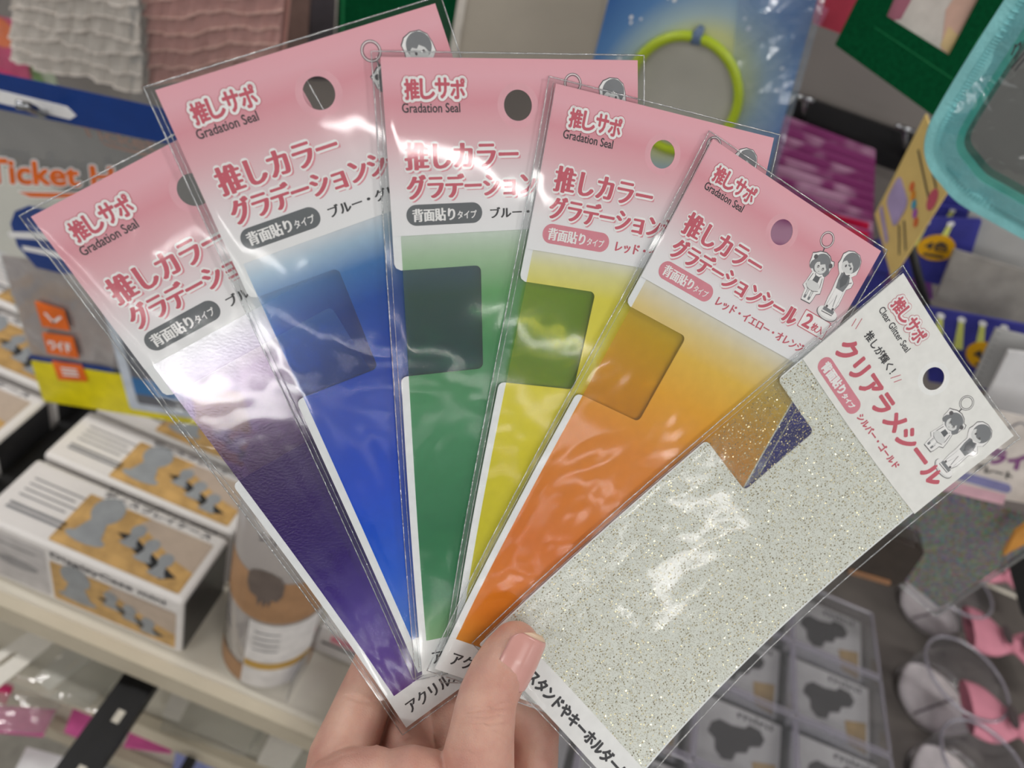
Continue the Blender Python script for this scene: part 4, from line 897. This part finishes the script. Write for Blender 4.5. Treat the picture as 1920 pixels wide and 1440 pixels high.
for ci, (key, label, pill, colname, colink) in enumerate(PACKS):
    f = cardmap(key); gl = key == 'glitter'
    t = thing('seal_pack', label, 'sticker pack', f(37, 191, 0), 'fan of sticker seal packs')
    hl = (37.6 if not gl else 39.0, 12.2 if not gl else 11.0); HH = 46.5 if not gl else 45.2
    hr = 4.15
    # bag
    ol = subdiv([(-2.3, -1.4), (77.2, -1.4), (77.2, 192.4), (-2.3, 192.4)], 3)
    MB().sheet(f, ol, BAGB, None, -.38, holes=[ell(*hl, hr, n=32)], step=6, uvs=(75, 191)).build('bag_back', t, smooth=True)
    sd = 11.3 * ci
    def disp(x, y):
        e = min(x + 2.3, 77.2 - x, y + 1.4, 192.4 - y); e = max(0, min(1, e / 4))
        w1 = noise.noise(Vector((x * .055 + sd, y * .030, sd))) * .55
        w2 = abs(noise.noise(Vector((x * .10 + y * .05, y * .05 - x * .03, sd + 5)))) * .45
        dn = max(0, min(1, (y - 70) / 90)); w3 = noise.noise(Vector((x * .42 + sd, y * .018, sd + 9)))
        return e * (.16 + .28 * w1 + .22 * w2 + .10 * dn * w3) - .12 * (1 - e)
    MB().sheet(f, ol, BAG, None, .86, holes=[ell(*hl, hr, n=32)], step=1.6, uvs=(75, 191), disp=disp).build('bag_front', t, smooth=True)
    A = MB(); edge = [(-2.3, -1.4), (77.2, -1.4), (77.2, 192.4), (-2.3, 192.4)]
    pth = subdiv(edge, 4); P3 = [f(x, y, .3 + .15 * noise.noise(Vector((x * .3, y * .3, sd)))) for x, y in pth]
    A.tube(P3, .00022, SEAM, 6, closed=True)
    A.tube([f(-.9, y, .75) for y in range(0, 192, 4)], .00012, SEAM, 5)
    A.build('sealed_edge', t, smooth=True)
    # backing with the notch
    NX, NY0, NY1, r = (25.4 if key != 'purple' else 52.0), 56.2, 88.1, 1.8
    ol = [(0, 1.0), (74.6, 1.0), (74.6, 190.6), (0, 190.6), (0, NY1 + r)]
    ol += [(r - r * math.cos(a), NY1 + r - r * math.sin(a)) for a in (.5, 1.0, 1.5708)]
    def corner(cx, cy, a0, a1, n=5): return [(cx + r * math.cos(a0 + (a1 - a0) * i / n), cy + r * math.sin(a0 + (a1 - a0) * i / n)) for i in range(n + 1)]
    ol += corner(NX - r, NY1 - r, math.pi / 2, 0) + corner(NX - r, NY0 + r, 0, -math.pi / 2)
    ol += [(r, NY0), (.5, NY0 - .7), (0, NY0 - r)]
    MB().sheet(f, subdiv(ol, 6), BACK, 0, .30, holes=[ell(*hl, hr + .25, n=32)], step=8, uvs=(75, 191)).build('backing_card', t)
    # coloured film
    fx0 = 2.3 if not gl else .4
    MB().sheet(f, subdiv(rrect(fx0, 46 if not gl else 40, 74.0, 180.5, 1), 5), FILMS[key], None, .36, step=7, uvs=(75, 191)).build('gradient_film' if not gl else 'glitter_film', t, smooth=True)
    # bottom label
    lb = MB().sheet(f, subdiv([(0, 179.4), (74.8, 179.4), (74.8, 191), (0, 191)], 5), WHITEP, .36, .46, step=6).build('bottom_label', t)
    MB().text(f, 'アクリルスタンドやキーホルダーに', 3.9, 71.5, 183.3, 188.0, INK, .49, .18 if not gl else .28, dily=.06 if not gl else .25, n=6).build('caption_lettering', lb)
    # header
    ol = subdiv([(0, 0), (75, 0), (75, HH), (0, HH)], 5)
    hd = MB().sheet(f, ol, WHITEH if gl else PINKHEAD, .40, .56, holes=[ell(*hl, hr, n=36)], step=5, uvs=(75, HH)).build('header_card', t)
    MB().sheet(f, ell(*hl, hr + 1.9, n=36), PINKHALO if not gl else plain('white_ring', (244, 244, 243)), None, .575, holes=[ell(*hl, hr, n=36)]).build('hang_hole_ring', hd)
    H0 = .60
    # logo
    lx0, lx1, ly0, ly1 = (5.6, 22.4, 5.3, 10.3) if not gl else (5.8, 24.4, 4.4, 9.6)
    A = MB()
    s4 = '推しサポ'; wch = (lx1 - lx0) / 4
    for k, ch in enumerate(s4):
        a0 = lx0 + wch * k + .25; a1 = lx0 + wch * (k + 1) - .15; jy = (.2, .1, -.1, .05)[k]
        A.text(f, ch, a0, a1, ly0 + jy, ly1 + jy, PINK, H0, 1.15, n=14); A.text(f, ch, a0, a1, ly0 + jy, ly1 + jy, INKW, H0 + .05, .95, n=14)
        A.text(f, ch, a0, a1, ly0 + jy, ly1 + jy, PINK, H0 + .10, .2, n=8)
    A.build('logo_lettering', hd)
    A = MB()
    if not gl: A.text(f, 'Gradation Seal', 4.8, 20.8, 11.5, 13.9, INK, H0, .05, n=4)
    else: A.text(f, 'Clear Glitter Seal', 4.6, 24.2, 11.7, 14.2, INK, H0, .05, n=4)
    A.build('subtitle_lettering', hd)
    A = MB()
    if not gl:
        for s_, x0_, x1_, y0_, y1_ in (('推しカラー', 4.9, 37.0, 21.6, 28.8), ('グラデーションシール', 5.0, 58.6, 30.1, 36.6)):
            A.text(f, s_, x0_, x1_, y0_, y1_, SHAD, H0, .42, dily=.2, n=8, shift=(.55, .75)); A.text(f, s_, x0_, x1_, y0_, y1_, INKW, H0 + .03, .75, n=12)
            A.text(f, s_, x0_, x1_, y0_, y1_, PINK, H0 + .075, .40, dily=.10, n=8)
    else:
        A.text(f, 'クリアラメシール', 5.6, 71.4, 26.8, 34.6, PINK, H0, .42, n=10)
    A.build('title_lettering', hd)
    A = MB()
    if not gl:
        A.sheet(f, rrect(4.2, 38.1, 26.1, 43.9, 2.85, n=8, step=2), pill, None, H0, step=2); A.text(f, '背面貼り', 6.0, 18.0, 39.3, 42.8, INKW, H0 + .03, .16, dily=.05, n=6); A.text(f, 'タイプ', 18.8, 24.4, 40.3, 42.5, INKW, H0 + .03, .05, n=4)
    else:
        A.sheet(f, rrect(4.9, 36.9, 29.9, 42.9, 2.95, n=8, step=2), pill, None, H0, step=2); A.text(f, '背面貼り', 7.2, 20.2, 38.1, 41.7, INKW, H0 + .03, .22, n=6); A.text(f, 'タイプ', 21.2, 27.6, 39.2, 41.3, INKW, H0 + .03, .12, n=6)
    A.build('type_badge', hd)
    A = MB()
    if not gl:
        xe = 67 if ci >= 3 else 55
        A.text(f, colname, 28.6, xe, 39.8, 42.9, colink, H0, .14, dily=.04, n=6)
    else: A.text(f, colname, 31.6, 56.8, 38.4, 41.2, colink, H0, .14, n=6)
    A.build('colour_lettering', hd)
    if gl:
        A = MB().text(f, '推しが輝く！', 8.6, 26.8, 19.8, 23.2, INK, H0, .09, n=6)
        for (x0_, y0_, x1_, y1_) in ((3.0, 20.6, 4.4, 24.2), (1.6, 22.4, 2.6, 24.8), (29.6, 20.0, 28.2, 23.4), (31.2, 20.6, 30.2, 23.2)): A.line(f, [(x0_, y0_), (x1_, y1_)], .28, PINK, H0)
        A.build('slogan_lettering', hd)
    elif ci in (3, 4):
        A = MB().sheet(f, rrect(60.3, 29.0, 72.0, 35.4, .4, step=2), PINK, None, H0, step=2); A.sheet(f, rrect(60.6, 29.3, 71.7, 35.1, .3, step=2), INKW, None, H0 + .02, step=2)
        A.text(f, '2', 61.8, 64.8, 29.9, 34.4, PINK, H0 + .05, .22, n=6); A.text(f, '枚入', 65.6, 70.6, 31.6, 34.3, PINK, H0 + .05, .1, n=4); A.build('count_badge', hd)
    A = MB(); girl(A, f, H0); boy(A, f, H0); A.build('figure_print', hd)

# ------------------------------------------------------------------ hand
def skinmat():
    m, nt, out = newmat('skin'); N = nt.nodes; L = nt.links
    p = N.new('ShaderNodeBsdfPrincipled'); tc = N.new('ShaderNodeTexCoord')
    n = N.new('ShaderNodeTexNoise'); n.inputs['Scale'].default_value = 55; n.inputs['Detail'].default_value = 4; L.new(tc.outputs['Object'], n.inputs['Vector'])
    r = N.new('ShaderNodeValToRGB'); r.color_ramp.elements[0].position = .32; r.color_ramp.elements[0].color = s2l((190, 136, 122)) + (1,)
    r.color_ramp.elements[1].position = .68; r.color_ramp.elements[1].color = s2l((214, 172, 154)) + (1,)
    L.new(n.outputs[0], r.inputs[0]); L.new(r.outputs[0], p.inputs['Base Color'])
    p.inputs['Roughness'].default_value = .5; p.inputs['Subsurface Weight'].default_value = .35; p.inputs['Subsurface Radius'].default_value = (1, .35, .2); p.inputs['Subsurface Scale'].default_value = .003
    v = N.new('ShaderNodeTexVoronoi'); v.inputs['Scale'].default_value = 1100; v.feature = 'DISTANCE_TO_EDGE'; L.new(tc.outputs['Object'], v.inputs['Vector'])
    n3 = N.new('ShaderNodeTexNoise'); n3.inputs['Scale'].default_value = 260; n3.inputs['Detail'].default_value = 3; L.new(tc.outputs['Object'], n3.inputs['Vector'])
    ad = N.new('ShaderNodeMath'); ad.operation = 'ADD'; L.new(v.outputs['Distance'], ad.inputs[0]); L.new(n3.outputs[0], ad.inputs[1])
    b = N.new('ShaderNodeBump'); b.inputs['Strength'].default_value = .35; b.inputs['Distance'].default_value = .0004
    L.new(ad.outputs[0], b.inputs['Height']); L.new(b.outputs[0], p.inputs['Normal']); L.new(p.outputs[0], out.inputs[0]); return m
def pz(px, py, z): return Vector(((px - 960) / F * z, (py - 720) / F * z, z))   # mm, lens frame
SKIN = skinmat()
CH = {
 'thumb': [(966, 1212, 252, 8.2), (950, 1238, 250.5, 9.3), (932, 1268, 249, 9.6), (915, 1305, 247.5, 9.6), (909, 1335, 246.5, 10.1), (903, 1375, 246, 10.6), (897, 1420, 246, 11.6), (890, 1480, 248, 13.0), (884, 1570, 252, 15)],
 'index': [(930, 1290, 279, 7.5), (985, 1330, 281, 8.4), (1004, 1372, 282, 8.8), (1000, 1430, 282, 9.2), (985, 1500, 280, 10.5), (960, 1600, 276, 12)],
 'middle': [(800, 1255, 277, 7.5), (836, 1310, 278, 9.2), (858, 1365, 275, 10.4), (862, 1430, 272, 11), (870, 1520, 272, 12)],
 'ring': [(750, 1240, 278, 7.2), (776, 1300, 277, 9.0), (772, 1345, 275.5, 10.2), (762, 1385, 270, 10.2), (758, 1440, 264, 10.5), (790, 1530, 266, 13)],
 'little': [(712, 1215, 272, 7.4), (700, 1265, 271, 8.8), (683, 1310, 268, 9.6), (664, 1360, 262, 10.2), (640, 1420, 256, 11.0), (628, 1480, 254, 11), (680, 1560, 258, 14)],
 'pad1': [(618, 1462, 246, 7), (660, 1452, 244, 8.2), (705, 1450, 244, 8), (740, 1470, 246, 8)],
 'pad2': [(742, 1455, 244, 8.2), (770, 1450, 243, 8.4), (800, 1455, 244, 8.2), (812, 1500, 246, 9)],
 'pad3': [(822, 1462, 246, 7.8), (845, 1455, 246, 7.5), (850, 1500, 248, 9)],
 'palm': [(680, 1600, 262, 20), (760, 1620, 264, 24), (850, 1630, 266, 24), (930, 1620, 268, 20), (800, 1760, 268, 28), (820, 1920, 268, 27)],
}
bm = bmesh.new()
def ball(c, r):
    mt = Matrix.Translation(c) @ Matrix.Scale(r, 4); bmesh.ops.create_icosphere(bm, subdivisions=3, radius=1, matrix=mt)
for nm, ch in CH.items():
    P = [(pz(a, b, c), r) for a, b, c, r in ch]
    for (p, r), (p2, r2) in zip(P[:-1], P[1:]):
        n = max(2, int((p2 - p).length / 1.6))
        for k in range(n): u = k / n; ball(p.lerp(p2, u), r + (r2 - r) * u)
    ball(*P[-1])
me = bpy.data.meshes.new('hand'); bm.to_mesh(me); bm.free()
tmp = bpy.data.objects.new('hand_tmp', me); COL.objects.link(tmp)
rm = tmp.modifiers.new('r', 'REMESH'); rm.mode = 'VOXEL'; rm.voxel_size = .5
sm = tmp.modifiers.new('s', 'SMOOTH'); sm.factor = .6; sm.iterations = 9
dg = bpy.context.evaluated_depsgraph_get(); hm = bpy.data.meshes.new_from_object(tmp.evaluated_get(dg)); COL.objects.unlink(tmp); bpy.data.objects.remove(tmp)
# knuckle creases: shallow grooves pressed across the fingers
CR = [((866, 1340), (958, 1330), .6, 1.2), ((862, 1350), (955, 1345), .5, 1.0), ((885, 1330), (960, 1318), .35, .8), ((880, 1361), (964, 1360), .4, .9), ((905, 1322), (950, 1352), .25, .7), ((915, 1368), (962, 1392), .35, .9), ((925, 1382), (960, 1408), .25, .8), ((850, 1345), (848, 1380), .2, .8), ((838, 1400), (900, 1420), .2, 1.0), ((900, 1350), (930, 1375), .22, .7), ((868, 1338), (890, 1325), .25, .7), ((600, 1432), (694, 1404), .5, 1.3), ((795, 1422), (830, 1398), .5, 1.2), ((640, 1306), (712, 1322), .5, 1.4), ((700, 1412), (730, 1345), .8, 1.6), ((905, 1300), (948, 1306), .2, .8)]
def segd(px, py, a, b):
    ax, ay = a; bx_, by_ = b; dx, dy = bx_ - ax, by_ - ay; L2 = dx * dx + dy * dy; u = max(0, min(1, ((px - ax) * dx + (py - ay) * dy) / L2))
    return math.hypot(px - ax - u * dx, py - ay - u * dy), min(u, 1 - u)
org = camp(*pz(880, 1440, 262))
for v in hm.vertices:
    p = v.co.copy(); z = p.z; px = p.x / z * F + 960; py = p.y / z * F + 720
    for a, b, dep, wd in CR:
        if z > 268: continue
        wob = 2.0 * math.sin(px * .11 + a[1])
        d, e = segd(px, py + wob, a, b); w_ = wd * 5.6 * .5
        if d < w_ * 3: p.z += dep * math.exp(-(d / w_) ** 2) * min(1, .3 + e * 4)
    v.co = camp(*p) - org
hm.materials.clear(); hm.materials.append(SKIN)
for p in hm.polygons: p.use_smooth = True
hand = bpy.data.objects.new('hand', hm); COL.objects.link(hand); hand.location = org
tag(hand, 'hand pinching the fan of packs, thumb in front and fingers curled behind', 'hand')
# thumb nail: curved plate wrapped on the end of the thumb
nailm = mat('nail', (206, 152, 144), .25, namp=.06, nscale=80, spec=.6); naile = mat('nail_tip', (214, 186, 160), .3, namp=.05)
ax_ = (pz(975, 1196, 252) - pz(941, 1262, 250)).normalized(); mid = pz(957, 1226, 251.2)
view = Vector((.60, -.05, -.80)); view = (view - ax_ * view.dot(ax_)).normalized(); side = ax_.cross(view).normalized()
vs = []; fs = []; nu, nv = 20, 24; mi = []
for j in range(nv + 1):
    vv = j / nv                    # 0 base .. 1 tip
    L_ = -8.2 + 18.6 * vv
    hw = math.radians(54) * (1 - max(0, (vv - .72) / .28) ** 2.2 * .75) * min(1, (.35 + math.sqrt(min(1, vv / .22)) * .65))
    R_ = 9.35 - max(0, vv - .45) * 1.6 - (max(0, vv - .8) ** 2) * 18
    for i in range(nu + 1):
        a = (i / nu * 2 - 1) * hw
        vs.append(mid + ax_ * L_ + (view * math.cos(a) + side * math.sin(a)) * (R_ + .28))
for j in range(nv):
    for i in range(nu): a = j * (nu + 1) + i; fs.append((a, a + 1, a + nu + 2, a + nu + 1))
A = MB(); half = nu * 20
W_ = [camp(*v) for v in vs]
A.add(W_, fs[:nu * 22], nailm); A.add(W_, fs[nu * 22:], naile)
no = A.build('thumb_nail', hand, smooth=True, label='pale pink nail with a clear free edge')
so = no.modifiers.new('s', 'SOLIDIFY'); so.thickness = .0005; so.offset = -1
